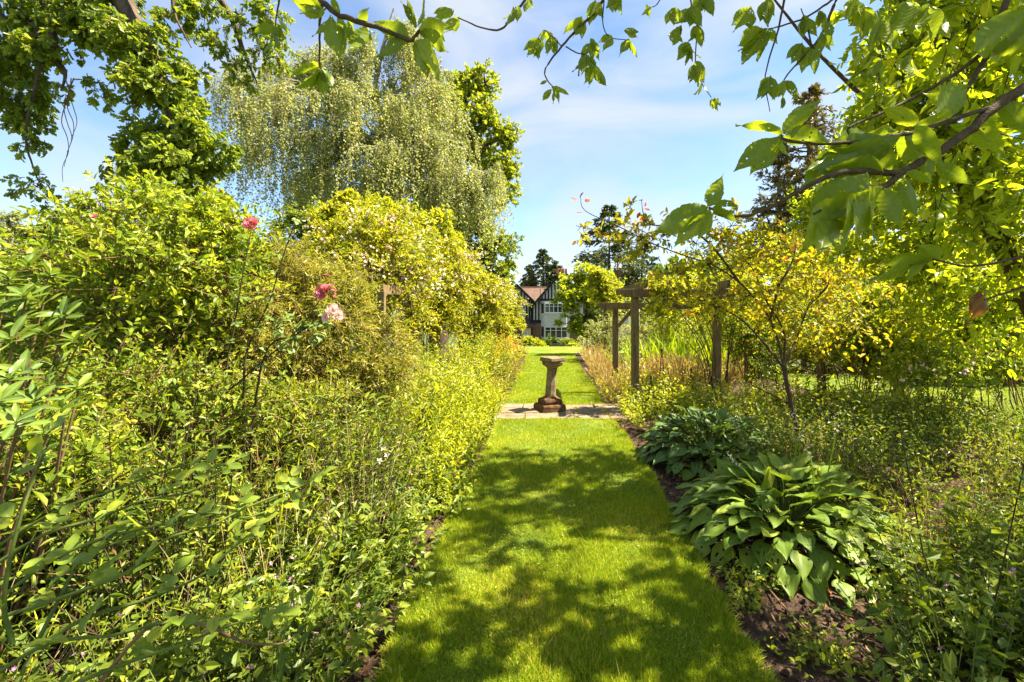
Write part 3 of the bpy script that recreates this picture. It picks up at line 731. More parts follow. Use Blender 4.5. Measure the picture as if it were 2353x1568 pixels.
# bay: white panels with window bands on both floors
bay = Geo(); bx0, bx1 = hx(1243), hx(1308)
v = [(bx0, YG, 0), (bx0 + .45, YG - .75, 0), (bx1 - .45, YG - .75, 0), (bx1, YG, 0)]
v = [(x, y, hz_(793)) for x, y, _ in v] + [(x, y, hz_(693)) for x, y, _ in v]
bay.add(v, np.array([(0,1,5,4),(1,2,6,5),(2,3,7,6),(4,5,6,7),(3,2,1,0),(0,4,7,3)])); part('bay', bay, M['white_wall'], house)
window(1252, 1301, 698, 719, YG - .75, 5); window(1252, 1302, 750, 775, YG - .75, 4)
for sx, a in ((1244.5, 698), (1244.5, 750)):
    X_, Zt, Zb = hx(1243), hz_(a), hz_(a + 22)
    ge = Geo().beam((X_ + .08, YG - .16, (Zt + Zb) / 2), (X_ + .37, YG - .645, (Zt + Zb) / 2), .04, Zt - Zb); part('window', ge, M['glass'], house)
# lean-to roof and its window
ge = Geo(); v = [(hx(1198), YG - .9, hz_(751)), (hx(1233), YG - .9, hz_(751)), (hx(1226), YG + 2.2, hz_(733)), (hx(1198), YG + 2.2, hz_(733))]; v += [(x, y, z + .14) for x, y, z in v]
ge.add(v, np.array([(0,1,2,3),(7,6,5,4),(0,4,5,1),(1,5,6,2),(2,6,7,3),(3,7,4,0)])); part('porch_roof', ge, M['tile'], house)
hbox('porch_wall', 1200, 1221, 753, 793, YG - .5, YG + 1.6, solid_mat('cream render', [(0.3, (.52, .40, .27)), (.7, (.62, .50, .36))], 2, bump=.1))
window(1203, 1214, 761, 781, YG - .5, 3)
hbox('down_pipe', 1241, 1242.2, 665, 700, YG - .12, YG - .02, M['timber'])
# chimneys
def chimney(x0, x1, y0, y1, ya, yb, pots, pt, bd=1.0):
    c = hbox('chimney', x0, x1, y0, y1, ya, yb, M['brick'])
    ge = Geo().box((hx(x0) - .1, ya - .1, hz_(y0)), (hx(x1) + .1, yb + .1, hz_(y0) + .18)); part('corbel', ge, M['brick'], c)
    for p in pots:
        ge = Geo(); ym = (ya + yb) / 2
        rad_tube(ge, [(hx(p), ym, hz_(y0) + .18), (hx(p), ym, hz_(y0) + .4), (hx(p), ym, hz_(pt) - .15), (hx(p), ym, hz_(pt) - .1), (hx(p), ym, hz_(pt))], [.20, .16, .13, .18, .17], 8, 2); part('chimney_pot', ge, M['pot'], c)
chimney(1282, 1308, 626, 665, HY + 5.0, HY + 6.2, (1285, 1291.5, 1298, 1304.5), 609)
chimney(1425, 1440, 617, 665, HY + 4.6, HY + 5.6, (1433,), 597)
ge = Geo(); v = [(hx(1408), HY + 4.4, hz_(648)), (hx(1440), HY + 4.4, hz_(640)), (hx(1440), HY + 4.4, hz_(700)), (hx(1408), HY + 4.4, hz_(700))]; v += [(x, y + 3, z) for x, y, z in v]
ge.add(v, np.array([(3,2,1,0),(4,5,6,7),(0,1,5,4),(1,2,6,5),(2,3,7,6),(3,0,4,7)])); part('end_wall', ge, M['brick'], house)

# building glimpsed far off between the leaves
nb = W(2190, 652, 30); nx = nb[0]
vil = thing('distant_house', 'pale house with brown tiled roof glimpsed behind the cherry leaves', 'house', (nx, 30, gz(30)))
part('wall', Geo().box((nx - 2.2, 30, gz(30)), (nx + 4, 36, nb[2] + .3)), M['white_wall'], vil)
ge = Geo(); v = [(nx - 2.7, 29.5, nb[2] + .2), (nx + 4.5, 29.5, nb[2] + .2), (nx + 4.5, 33, nb[2] + 1.7), (nx - 2.7, 33, nb[2] + 1.7), (nx - 2.7, 36.5, nb[2] + .2), (nx + 4.5, 36.5, nb[2] + .2)]
ge.add(v, [(0,1,2,3), (3,2,5,4), (0,3,4), (1,5,2), (0,4,5,1)]); part('roof', ge, M['tile'], vil)

# bench by the far border
bp_ = W(1281, 803, 35.5)
bench = thing('garden_bench', 'small silvered wooden bench at the far end of the lawn before the house', 'bench', bp_)
bw = .48
for k in range(3): part('back_slat', Geo().box((bp_[0] - bw, 35.72, bp_[2] + .18 + k * .09), (bp_[0] + bw, 35.75, bp_[2] + .24 + k * .09)), M['benchwood'], bench)
for k in range(3): part('seat_slat', Geo().box((bp_[0] - bw, 35.32 + k * .13, bp_[2] + .135), (bp_[0] + bw, 35.43 + k * .13, bp_[2] + .165)), M['benchwood'], bench)
for sx in (-1, 1):
    part('leg', Geo().box((bp_[0] + sx * bw * 1.03 - .03, 35.33, bp_[2] - .06), (bp_[0] + sx * bw * 1.03 + .03, 35.39, bp_[2] + .28)), M['benchwood'], bench)
    part('leg', Geo().box((bp_[0] + sx * bw * 1.03 - .03, 35.70, bp_[2] - .06), (bp_[0] + sx * bw * 1.03 + .03, 35.77, bp_[2] + .46)), M['benchwood'], bench)

# ================================================================== background trees
def gbase(px, Y): return np.array([(px - CX) * Y / F, Y, gz(Y)])

# oak behind the birch
b = gbase(1010, 31)
tree('oak_tree', 'tall green oak rising behind the weeping birch', 'tree', b,
     [b, W(1015, 620, 31), W(1030, 480, 31), W(1045, 370, 31), W(1060, 280, 31)],
     PX([(1075, 205, 31, 48), (1115, 190, 31, 40), (1030, 215, 30, 50), (1105, 265, 30, 55), (1155, 320, 31, 45), (1150, 385, 30.5, 45), (1100, 345, 32, 55), (1160, 450, 30, 40, .9), (1095, 430, 32, 45), (1050, 300, 30, 60), (990, 260, 32, 60), (1010, 360, 33, 70), (930, 330, 33, 70), (1165, 405, 31, 32), (870, 420, 33, 70), (740, 430, 32, 55), (1000, 470, 33, 60), (690, 470, 33, 40)]),
     3300, 14, .18, .15, 'rhomb', M['oakfar'], M['bark'], tr=(.55, .25), tl=(.25, .5), limb_r=.2, twigr=.014, sub=13, upn=.45)

# weeping birch: limbs, long hanging strands
b = gbase(925, 22)
bi = thing('weeping_birch', 'pale weeping birch with long hanging strands of small leaves', 'tree', b)
gg = Geo()
tr_ = [b, W(922, 560, 22), W(912, 410, 22), W(885, 300, 22), W(862, 215, 22), W(880, 110, 22), (W(905, 20, 22))]
rad_tube(gg, tr_, [.26, .24, .2, .16, .12, .08, .04], 8, wob=.05)
limb_t = [(545, 170, 21, 3), (575, 225, 20.5, 3), (625, 150, 22, 4), (660, 200, 20, 3), (705, 140, 22.5, 4), (765, 115, 22, 4), (830, 95, 21.5, 5), (905, 60, 22, 6), (955, 110, 22, 5), (1005, 195, 21.5, 4), (1035, 260, 22, 4), (730, 310, 19.8, 3), (820, 210, 20, 4), (930, 240, 20, 4), (1000, 310, 20.5, 3), (640, 310, 20.5, 3), (880, 340, 19.6, 3), (950, 410, 20, 3), (1150, 395, 22, 2), (1120, 400, 21.5, 2), (1085, 430, 21, 3), (780, 180, 24, 4), (980, 150, 24, 4), (600, 270, 23, 3), (1020, 440, 20.5, 3), (860, 440, 20, 2), (700, 400, 21, 3), (590, 330, 21, 3), (770, 400, 20, 2), (560, 190, 22, 3)]
sts, sln = [], []
for px, py, Y, k in limb_t:
    e = W(px, py, Y); i = max(1, min(k - 1 if k < 6 else 5, 5)); s0 = np.array(tr_[i]) * .6 + np.array(tr_[i + 1]) * .4
    mid = (s0 + e) / 2 + np.array([0, 0, .16 * np.linalg.norm(e - s0)]) + rng.normal(0, .25, 3)
    P_ = rad_tube(gg, [s0, mid, e], [.075, .045, .015], 5, 6, wob=.1)
    # arching side branches, each carrying a cascade
    q = P_[rng.integers(len(P_) // 3, len(P_), 12)]; q[:3] = e; out = nrm((e - s0) * [1, 1, 0] + 1e-3)
    d = rand_unit(12) * [1, 1, .4] + out * .5 + [0, 0, .25]; ln_ = rng.uniform(.7, 2.1, 12)
    sb_ = make_twigs(q, d, ln_, 7, .75, .08); add_tubes(gg, sb_, .014, .005, 3)
    c, tan, ti, t_ = along(sb_, 15, .15, 1.0); sts.append(c + rng.normal(0, .07, c.shape)); sln.append(rng.uniform(.35, 1.7, len(c)) * (.6 + .7 * t_))
part('trunk', gg, M['birchbark'], bi, True)
q = np.concatenate(sts); ln = np.concatenate(sln) * 1.35; m = len(q)
ln = np.minimum(ln, np.maximum(q[:, 2] - 3.2, .4))
tt = np.linspace(0, 1, 6)[None, :, None]; dd = rand_unit(m) * [1, 1, .2]
st = q[:, None, :] + dd[:, None, :] * np.sqrt(tt) * .22 * ln[:, None, None] + np.array([0, 0, -1.]) * (tt ** 1.3) * ln[:, None, None] + np.cumsum(rng.normal(0, .03, (m, 6, 3)), 1)
tg = Geo(); add_tubes(tg, st[::3, ::5], .007, .003, 3); part('twigs', tg, M['twig'], bi, kind='stuff')
lg = Geo()
for rep in range(2): leafy(lg, st + rng.normal(0, .05, (m, 6, 3)), 12, .088, .072, 'rhomb', fwd=.4, spread=.9, lift=-.35, upn=.2, t0=.0, vary=.5)
part('crown', lg, M['birch'], bi, kind='stuff')

# hornbeam at the end of the roses
b = gbase(1130, 25)
tree('hornbeam_tree', 'dense mid green tree beneath the hanging birch strands', 'tree', b, [b, W(1130, 680, 25), W(1125, 600, 25)],
     PX([(1100, 520, 25, 55), (1140, 575, 25, 55), (1155, 640, 25, 40), (1165, 690, 25, 30), (1080, 590, 25.5, 60), (1120, 650, 25, 60), (1172, 612, 25.5, 20), (1060, 510, 26, 50), (1150, 720, 25, 50)]),
     1900, 12, .14, .115, 'rhomb', M['horn'], M['bark'], tr=(.22, .12), tl=(.25, .5), limb_r=.08, twigr=.01, sub=11)
# golden tree over the shrub, pale tree at the picture's edge, dark shrub, blue-green shrub
b = gbase(490, 13)
tree('golden_tree', 'golden yellow tree top showing above the tall shrub', 'tree', b, [b, W(488, 640, 13), W(488, 520, 13)],
     PX([(485, 455, 13, 30), (475, 500, 13, 42), (455, 540, 13, 45), (520, 530, 13, 40), (500, 590, 13, 60), (430, 580, 13, 50)]), 900, 11, .075, .06, 'rhomb', M['yellow'], M['bark'], tr=(.12, .05), limb_r=.04)
b = gbase(20, 20)
tree('pale_tree', 'pale feathery tree at the far edge behind the dark shrub', 'tree', b, [b, W(20, 640, 20), W(22, 540, 20)],
     PX([(30, 500, 20, 26), (20, 540, 20, 40), (-10, 590, 20, 55), (55, 590, 20, 45), (30, 640, 20, 55)]), 900, 11, .10, .06, 'rhomb', M['birch'], M['bark'], tr=(.14, .06), limb_r=.05)
b = gbase(150, 9)
tree('dark_evergreen', 'dark evergreen shrub standing behind the rhododendron', 'shrub', b, [b, W(150, 720, 9), W(150, 600, 9)],
     PX([(150, 530, 9, 45), (115, 555, 9, 40), (190, 560, 9, 45), (140, 610, 9, 70), (200, 640, 9, 70), (60, 640, 9, 60)]), 900, 11, .075, .045, 'oval', M['dark'], M['bark'], tr=(.06, .03), limb_r=.03)
b = gbase(690, 14)
tree('grey_green_shrub', 'tall grey green shrub between the golden tree and the roses', 'shrub', b, [b, W(690, 720, 14), W(690, 560, 14)],
     PX([(700, 500, 14, 40), (660, 530, 14, 40), (735, 520, 14, 45), (690, 570, 14, 60), (640, 590, 14, 55), (750, 580, 14, 50)]), 900, 11, .08, .055, 'rhomb', M['horn'], M['bark'], tr=(.07, .03), limb_r=.03)
# elder with reddish tips above the roses
b = gbase(830, 11.5)
el, tw = tree('elder_bush', 'yellow green elder with reddish shoots rising above the roses', 'shrub', b, [b, W(830, 700, 11.5), W(835, 540, 11.5)],
     PX([(800, 460, 11.5, 30), (835, 470, 11.5, 45), (780, 500, 11.5, 45), (880, 490, 11.5, 50), (940, 510, 12, 45), (1000, 520, 12, 45), (1040, 560, 12, 40), (850, 530, 11.5, 60), (910, 540, 11.5, 50)]), 900, 11, .10, .05, 'oval', M['yellow'], M['bark'], tr=(.07, .03), limb_r=.03, lift=-.3)
ge = Geo(); k = rng.choice(np.where(tw[:, -1, 0] < W(815, 0, 11.5)[0])[0], 90); leafy(ge, tw[k], 6, .06, .05, 'rhomb', t0=.6); part('red_shoots', ge, M['copper'], el, kind='stuff')

# small tree whose shade falls across the lawn, hidden by the sapling
b = gbase(1400, 18.6)
tree('thorn_tree', 'small green tree behind the golden sapling beyond the pergola', 'tree', b, [b, W(1392, 720, 18.6), W(1388, 660, 18.6)],
     PX([(1375, 640, 18.6, 28), (1402, 652, 18.6, 24), (1385, 675, 18.6, 28), (1358, 662, 18.6, 22), (1400, 690, 18.6, 26)]), 620, 11, .085, .06, 'rhomb', M['yellow'], M['bark'], tr=(.10, .05), limb_r=.04)

# conifers by the house
def conifer(name, label, px, py0, pyb, Y, wpx, tiers, sparse=1.0, mat='conifer', leafL=.5, droop=.25, per=9):
    t = W(px, py0, Y); b = gbase(px, Y)
    o = thing(name, label, 'tree', b)
    g_ = Geo(); rad_tube(g_, [b, (b + t) / 2, t], [.35, .22, .04], 7); 
    w = wpx * Y / F; zb = W(px, pyb, Y)[2]
    S0, D0, L0 = [], [], []
    for k in range(tiers):
        f = (k + .3) / tiers; z = t[2] - (t[2] - zb) * f
        nb_ = 5 + int(4 * f); 
        for j in range(nb_):
            if rng.uniform() > sparse: continue
            a = rng.uniform(0, 2 * math.pi); r = w * (f ** .75) * rng.uniform(.65, 1.1) + .2
            S0.append((b[0] + (t[0] - b[0]) * (1 - f), Y, z + rng.uniform(-.2, .2))); D0.append((math.cos(a), math.sin(a), .12)); L0.append(r)
    br = make_twigs(np.array(S0), np.array(D0), np.array(L0), 6, droop, .04)
    add_tubes(g_, br, .05, .015, 4); part('trunk', g_, M['bark'], o, True)
    m = 9
    pos, tan, ti, tq = along(br, m, .2, 1.0)
    r = rand_unit(len(pos)) * np.array([1, 1, .35]); d = nrm(tan * .8 + r * .8)
    sp = make_twigs(pos, d, np.array(L0)[ti] * (.42 - .2 * tq) * rng.uniform(.7, 1.2, len(pos)) + .12, 4, .25, .05)
    lg = Geo(); leafy(lg, sp, per, leafL * .5, leafL * .2, 'rhomb', fwd=.9, spread=.6, upn=.6, t0=.0, tip=.35); part('crown', lg, M[mat], o, kind='stuff')
conifer('conifer_tree', 'dark conifer rising behind the wing of the house', 1248, 575, 690, 74, 55, 16, leafL=.7)
conifer('conifer_tree', 'small pointed conifer against the sky at the end of the hedge', 1214, 610, 690, 76, 26, 12, leafL=.6)
conifer('conifer_tree', 'rounded conifer touching the roof beside the tall conifer', 1278, 600, 690, 72, 45, 12, leafL=.7)
conifer('cedar_tree', 'large dark cedar with level branches behind the chimneys', 1400, 475, 690, 70, 110, 14, .85, leafL=1.1, droop=.05, per=12)
conifer('cedar_tree', 'cedar spreading its branches beside the tall chimney', 1475, 545, 690, 72, 75, 10, .8, leafL=1.0, droop=.05)
conifer('pine_tree', 'tall grey brown pine standing behind the cherry tree', 1860, 205, 640, 27, 145, 20, .9, mat='pine', leafL=.5, droop=-.05, per=10)
conifer('pine_tree', 'shorter grey brown pine beside the tall pine', 1790, 330, 640, 29, 90, 14, .85, mat='pine', leafL=.5, droop=-.05, per=10)

# acer in front of the house
b = gbase(1345, 37)
tree('acer_tree', 'lime yellow spreading acer in front of the timber framed house', 'tree', b, [b, W(1335, 770, 37), W(1345, 730, 37), W(1350, 690, 37)],
     PX([(1345, 625, 37, 32, .6), (1385, 640, 37, 36, .6), (1310, 645, 37, 36, .6), (1350, 660, 36.5, 40, .55), (1410, 665, 37, 36, .55), (1300, 670, 36.5, 36, .5), (1375, 690, 36, 40, .5), (1330, 690, 36, 40, .5), (1430, 690, 37, 30, .5), (1308, 705, 36.5, 30, .45), (1275, 690, 36.5, 14, .45), (1312, 735, 36, 28, .5), (1350, 725, 37.5, 34, .5), (1330, 760, 36, 30, .6), (1355, 775, 36, 28, .6), (1290, 742, 36, 18, .4), (1395, 715, 36, 36, .5), (1400, 745, 36.5, 32, .5), (1430, 720, 37, 28, .5), (1380, 760, 36, 30, .6)]),
     2300, 11, .16, .11, 'rhomb', M['maple'], M['bark'], tr=(.18, .10), tl=(.3, .55), limb_r=.06, twigr=.012, up=.05, upn=.75)

# far belt of trees closing the view on both sides
def belt(name, label, px0, px1, top, Y, n, mat, Ln=.5):
    lb = []
    for k in range(n):
        px = px0 + (px1 - px0) * (k + random.random()) / n; r = random.uniform(35, 70)
        lb.append((px, top + random.uniform(0, 40) + r * .6, Y + random.uniform(-3, 3), r)); lb.append((px, top + 90 + random.uniform(0, 40), Y + random.uniform(-3, 3), r))
    tw_, br_ = lobe_twigs(PX(lb), n * 130, (.25, .5), 9)
    ge = Geo(); leafy(ge, tw_, 9, Ln, Ln * .7, 'rhomb'); return tag(part(name, ge, mat), label, 'trees', kind='stuff')
belt('far_woodland', 'far off trees behind the shrubs and roses', -200, 1080, 600, 42, 22, M['horn'])
belt('far_woodland', 'far off dark trees closing the view beyond the side lawn', 1480, 2650, 590, 36, 22, M['deep'], .42)

# ================================================================== oak limbs hanging into the picture
ob = np.array([-11.5, 8.5, 0.])
oak = thing('overhanging_oak', 'oak whose leafy limbs hang down into the sky above the shrubs', 'tree', ob)
g_ = Geo()
fork = np.array([-10.2, 8.0, 6.5])
rad_tube(g_, [ob, (-11.2, 8.3, 3), fork], [.55, .45, .34], 9)
def limb(pp, r0, r1):
    return rad_tube(g_, [fork] + [W(*p) for p in pp], np.linspace(r0, r1, len(pp) + 1), 6, 5, wob=.08)
limbs_o = [([(60, -160, 7.6), (240, -40, 7.2), (330, 90, 7), (380, 210, 7), (410, 330, 7), (430, 420, 7)], .2, .02),
           ([(60, -100, 7.2), (110, 40, 7), (130, 130, 7), (150, 170, 7), (140, 210, 7)], .09, .01),
           ([(-60, -60, 7.4), (10, 60, 7.2), (40, 180, 7.2), (60, 260, 7.2)], .09, .01),
           ([(200, -200, 7.6), (420, -80, 7.6), (520, 20, 7.6), (560, 120, 7.8), (590, 190, 7.8)], .11, .01),
           ([(250, -200, 7.4), (380, -60, 7), (400, 30, 7), (440, 110, 7)], .05, .008),
           ([(80, 60, 7), (60, 300, 7.0), (75, 380, 7), (100, 440, 7)], .03, .004)]
LPS = [limb(*l) for l in limbs_o]
part('trunk', g_, M['bark'], oak, True)
lb = PX([(60, 30, 7.2, 90), (150, 20, 7.2, 80), (30, 120, 7.2, 80), (110, 110, 7, 60), (60, 200, 7.2, 60), (20, 250, 7.2, 50), (110, 200, 7.2, 40), (60, 290, 7.1, 42),
         (260, 30, 7.2, 80), (320, 70, 7, 85), (350, 130, 7, 80), (375, 190, 7, 75), (330, 180, 7, 60), (395, 250, 7, 62), (370, 300, 7, 75), (430, 310, 7, 70), (400, 370, 7, 75), (340, 390, 7, 55), (480, 360, 7.1, 55), (420, 430, 7, 55), (380, 450, 7, 50), (520, 345, 7.1, 35), (300, 340, 7, 40),
         (210, 60, 7.2, 60), (400, 40, 7.2, 40), (430, 10, 7.4, 40)])
tw, br = lobe_twigs(lb, 1300, (.25, .55), 8, grav=.5, up=-.25)
spr = PX([(85, 430, 7, 28, 1.3), (55, 435, 7, 18), (105, 465, 7, 14), (70, 330, 7, 22), (205, 195, 7, 26), (235, 225, 7, 20), (470, 40, 7.5, 30), (500, 100, 7.6, 34), (560, 60, 7.6, 34), (540, 140, 7.7, 34), (590, 120, 7.7, 36), (620, 40, 7.7, 36), (630, 130, 7.8, 30), (560, 190, 7.8, 24), (450, 170, 7.4, 32), (460, 230, 7.4, 26), (590, 30, 7.7, 40), (440, 210, 7.4, 30), (500, 20, 7.6, 30), (620, 90, 7.8, 36), (235, 410, 7, 20), (250, 380, 7, 22)])
tw2, br2 = lobe_twigs(spr, 230, (.6, 1.1), 6, grav=.5, up=-.2)
lg = Geo(); leafy(lg, tw, 13, .095, .06, 'oakleaf', fwd=.6, lift=-.25, upn=.35); leafy(lg, tw2, 10, .09, .055, 'oakleaf', fwd=.6, lift=-.25, upn=.35)
part('crown', lg, M['oak'], oak, kind='stuff')
tg = Geo(); add_tubes(tg, tw[:, ::2], .006, .002); add_tubes(tg, tw2[:, ::2], .006, .002); add_tubes(tg, br2, .008, .004)
# thin bare strings hanging below the leaves
for a in range(4):
    p0 = W(158 + a * 2, 180, 7); P_ = [W(150 + a * 6 + 9 * math.sin(k * 1.7 + a), 180 + k * 34, 7) for k in range(8 - a)]
    rad_tube(tg, P_, np.linspace(.010, .004, len(P_)), 4, 4)
part('twigs', tg, M['twig'], oak, kind='stuff')

# ================================================================== large single leaves
def big_leaf(name, prof, nu=9, nv=3, fold=.18, curl=.25, wave=.02, pleat=.012, nveins=7, serr=0.0, asym=0.0, seed=0, longit=False, holes=0):
    """leaf of unit length along +Y, normal +Z; prof: (u, half width) outline; side veins quilt the blade"""
    r = np.random.default_rng(seed)
    us = np.linspace(0, 1, nu + 1); hw = np.interp(us, [p[0] for p in prof], [p[1] for p in prof])
    v, vein, tint = [], [], []
    ph = r.uniform(0, 6)
    for u, h in zip(us, hw):
        for k in range(-nv, nv + 1):
            q = k / nv; x = q * h * (1 + serr * r.uniform(-1, 1) * (abs(k) == nv))
            y = u + (asym * q * abs(q) * .1) - .10 * abs(q) * h
            z = fold * abs(x) - curl * u * u * .5 + wave * math.sin(u * 9 + ph + q * 2) * abs(q)
            if longit:
                w_ = .5 + .5 * math.cos(k * math.pi); z += pleat * (w_ - .5) * math.sin(math.pi * min(1, u * 1.05))
            else:
                w_ = .5 + .5 * math.cos((u + .35 * abs(q) * h) * nveins * 2 * math.pi); z += pleat * (w_ - .5) * (1 if k else 0)
            v.append((x, y, z)); vein.append(1.0 if k == 0 else (.55 * max(0, w_) ** 6)); tint.append(.5 + .3 * r.uniform(-1, 1) * .3)
    m = 2 * nv + 1
    f = np.array([(i * m + k, i * m + k + 1, (i + 1) * m + k + 1, (i + 1) * m + k) for i in range(nu) for k in range(m - 1)])
    if holes:
        drop = set()
        for _ in range(r.integers(0, holes + 1)):
            i0, k0 = r.integers(2, nu - 2), r.integers(0, m - 1); drop.add(i0 * (m - 1) + k0)
            if r.uniform() < .5: drop.add(min(i0 + 1, nu - 1) * (m - 1) + k0)
        f = f[[i for i in range(len(f)) if i not in drop]]
    ge = Geo(); ge.add(v, f, np.array(tint)); me = ge.mesh(name, smooth=True)
    at = me.attributes.new('vein', 'FLOAT', 'POINT'); at.data.foreach_set('value', np.array(vein, np.float32))
    return me
P_cherry = [(0, .0), (.05, .06), (.18, .17), (.38, .235), (.56, .225), (.72, .155), (.84, .075), (.92, .028), (1, .0)]
P_rose = [(0, .0), (.05, .12), (.2, .27), (.45, .34), (.7, .27), (.88, .12), (1, .0)]
P_hosta = [(0, .015), (.12, .02), (.16, .14), (.26, .27), (.42, .33), (.62, .29), (.8, .17), (.93, .05), (1, .0)]
P_rhodo = [(0, .012), (.06, .02), (.2, .10), (.45, .15), (.7, .145), (.88, .08), (1, .0)]
def variants(name, prof, mat, n, cr=(.1, 1.8), **k):
    out = []
    for i in range(n):
        kk = dict(k); kk['curl'] = k.get('curl', .25) * random.uniform(*cr); kk['fold'] = k.get('fold', .18) * random.uniform(.2, 1.8); kk['asym'] = random.uniform(-.35, .35)
        me = big_leaf(name, prof, seed=i + 5, **kk); me.materials.append(mat); out.append(me)
    return out
def place_leaf(parent, me, pos, d, n, Ln, Wd=1.0, name='leaf'):
    d = nrm(np.asarray(d, float)); n = np.asarray(n, float); x = np.cross(d, n)
    if np.linalg.norm(x) < 1e-3: x = np.cross(d, [.3, .2, .9])
    x = nrm(x); z = np.cross(x, d)
    o = bpy.data.objects.new(name, me); COL.objects.link(o); o.parent = parent
    loc = np.asarray(pos, float) - np.array(parent.location)
    mt = Matrix(((x[0] * Ln * Wd, d[0] * Ln, z[0] * Ln, loc[0]), (x[1] * Ln * Wd, d[1] * Ln, z[1] * Ln, loc[1]), (x[2] * Ln * Wd, d[2] * Ln, z[2] * Ln, loc[2]), (0, 0, 0, 1)))
    o.matrix_basis = mt
    return o

# ================================================================== flowers
def rose_bloom(name, mat, n=26):
    """a full rose: petals in widening whorls, unit size"""
    ge = Geo(); r = np.random.default_rng(4)
    for k in range(n):
        f = k / n; a = k * 2.4; tilt = .15 + 1.15 * f; rr = .06 + .30 * f
        ca, sa = math.cos(a), math.sin(a); s = .16 + .22 * f; v = []
        for i in range(4):
            for j in range(5):
                u = i / 3; w = (j - 2) / 2
                out = rr * .5 + u * s * math.sin(tilt); up = u * s * math.cos(tilt) * 1.2 + .10 * u * u * (f - .3) - .12 * f
                side = w * s * .62 * (.45 + .75 * math.sin(math.pi * (.15 + .7 * u)))
                out -= .25 * side * side / s
                v.append((ca * out - sa * side, sa * out + ca * side, up + .01 * r.normal()))
        ge.add(v, np.array([(i * 5 + j, i * 5 + j + 1, i * 5 + j + 6, i * 5 + j + 5) for i in range(3) for j in range(4)]), np.full(20, r.uniform(0, 1)))
    me = ge.mesh(name, smooth=True); me.materials.append(mat); return me

# ================================================================== shrubs on the shady side of the path
def shrub(name, label, base, lobes, ntw, per, Ln, Wd, tmpl, mleaf, mstem, nst=9, sr=.014, tl=(.35, .7), grav=.2, up=.3, upn=.5, lift=0., sub=10, twr=.0035, group=None, cat='shrub', fwd=.5, spread=.8, tip=.25, inner=.3, outer=.85, wid=.25):
    o = thing(name, label, cat, base, group)
    g_ = Geo()
    for c, r in lobes:
        for q in range(max(1, nst // len(lobes) + 1)):
            s0 = np.array(base) + np.array([rng.normal(0, wid), rng.normal(0, wid * .7), -.03]); e = c + r * rng.uniform(-.5, .7, 3)
            m = (s0 + e) / 2 + rng.normal(0, .09, 3) + np.array([(e[0] - s0[0]) * -.15, 0, .12])
            rad_tube(g_, [s0, s0 * .65 + m * .35 + rng.normal(0, .03, 3), m, e], [sr, sr * .8, sr * .6, sr * .25], 5, 3, wob=.15)
    tw, br = lobe_twigs(lobes, ntw, tl, sub, grav=grav, up=up, inner=inner, outer=outer)
    add_tubes(g_, br, sr * .35, sr * .2, 4); part('stems', g_, mstem, o, True)
    tg = Geo(); add_tubes(tg, tw[:, ::4], twr, twr * .4, 3); part('twigs', tg, mstem, o, kind='stuff')
    lg = Geo(); leafy(lg, tw, per, Ln, Wd, tmpl, lift=lift, upn=upn, fwd=fwd, spread=spread, tip=tip); part('foliage', lg, mleaf, o, kind='stuff')
    return o, tw

az, aztw = shrub('azalea_shrub', 'large yellow green shrub with brown twiggy stems behind the rhododendron', W(330, 1000, 4.6) * [1, 1, 0],
    PX([(130, 600, 4.6, 70), (200, 540, 4.6, 80), (300, 500, 4.4, 85), (400, 520, 4.3, 85), (500, 540, 4.4, 75), (560, 590, 4.5, 60), (90, 680, 4.6, 85), (220, 640, 4.3, 110), (350, 620, 4.1, 115), (470, 650, 4.2, 100), (300, 740, 4.1, 110), (430, 760, 4.2, 100), (180, 760, 4.3, 110), (350, 850, 4.2, 90), (70, 790, 4.6, 90), (240, 870, 4.3, 90), (490, 850, 4.4, 90), (230, 480, 4.5, 40), (480, 475, 4.4, 35)]),
    2100, 10, .056, .031, 'oval', M['azalea'], M['twig'], nst=44, sr=.016, tl=(.5, 1.25), wid=.5, sub=12, outer=.95)
fn, fntw = shrub('wispy_shrub', 'wispy straw coloured shrub of narrow leaves under the pink roses', W(700, 1020, 4.9) * [1, 1, 0],
    PX([(600, 620, 4.9, 80), (690, 600, 5, 75), (760, 650, 5, 80), (830, 700, 5, 70), (880, 760, 5, 60), (630, 700, 4.7, 100), (740, 740, 4.7, 100), (560, 760, 4.7, 90), (660, 810, 4.6, 110), (780, 840, 4.7, 100), (870, 850, 4.9, 80), (580, 870, 4.6, 90), (700, 920, 4.6, 100), (820, 930, 4.8, 90), (530, 660, 4.9, 70)]),
    2700, 15, .055, .010, 'rhomb', M['fine'], M['twig'], nst=45, sr=.008, tl=(.5, .95), grav=.55, up=.5, upn=.3, lift=-.2, wid=.4)

def roses_on(o, tw, n, size, mats, names, zmin=-9, side=None):
    """blooms at shoot ends: cluster of small open flowers, joined per colour"""
    for mat, nm, k in zip(mats, names, n):
        idx = np.where(tw[:, -1, 2] > zmin)[0]
        if side is not None: idx = idx[side(tw[idx, -1])]
        idx = rng.choice(idx, min(k, len(idx)), replace=False)
        c = tw[idx, -1]; m = 7
        p = (c[:, None, :] + rng.normal(0, size * 1.2, (len(c), m, 3))).reshape(-1, 3)
        ge = Geo(); nn = nrm(rng.normal(0, .5, p.shape) + np.array([.3, -.7, .6]))
        for rep, sc_ in ((0, 1.0), (1, .6)):
            d = np.cross(nn, rand_unit(len(p))); add_leaves(ge, p + nn * size * .12 * rep, d, nn, size * sc_ * rng.uniform(.7, 1.2, len(p)), size * sc_, 'flower', rng.uniform(0, 1, len(p)))
        part(nm, ge, mat, o, kind='stuff')

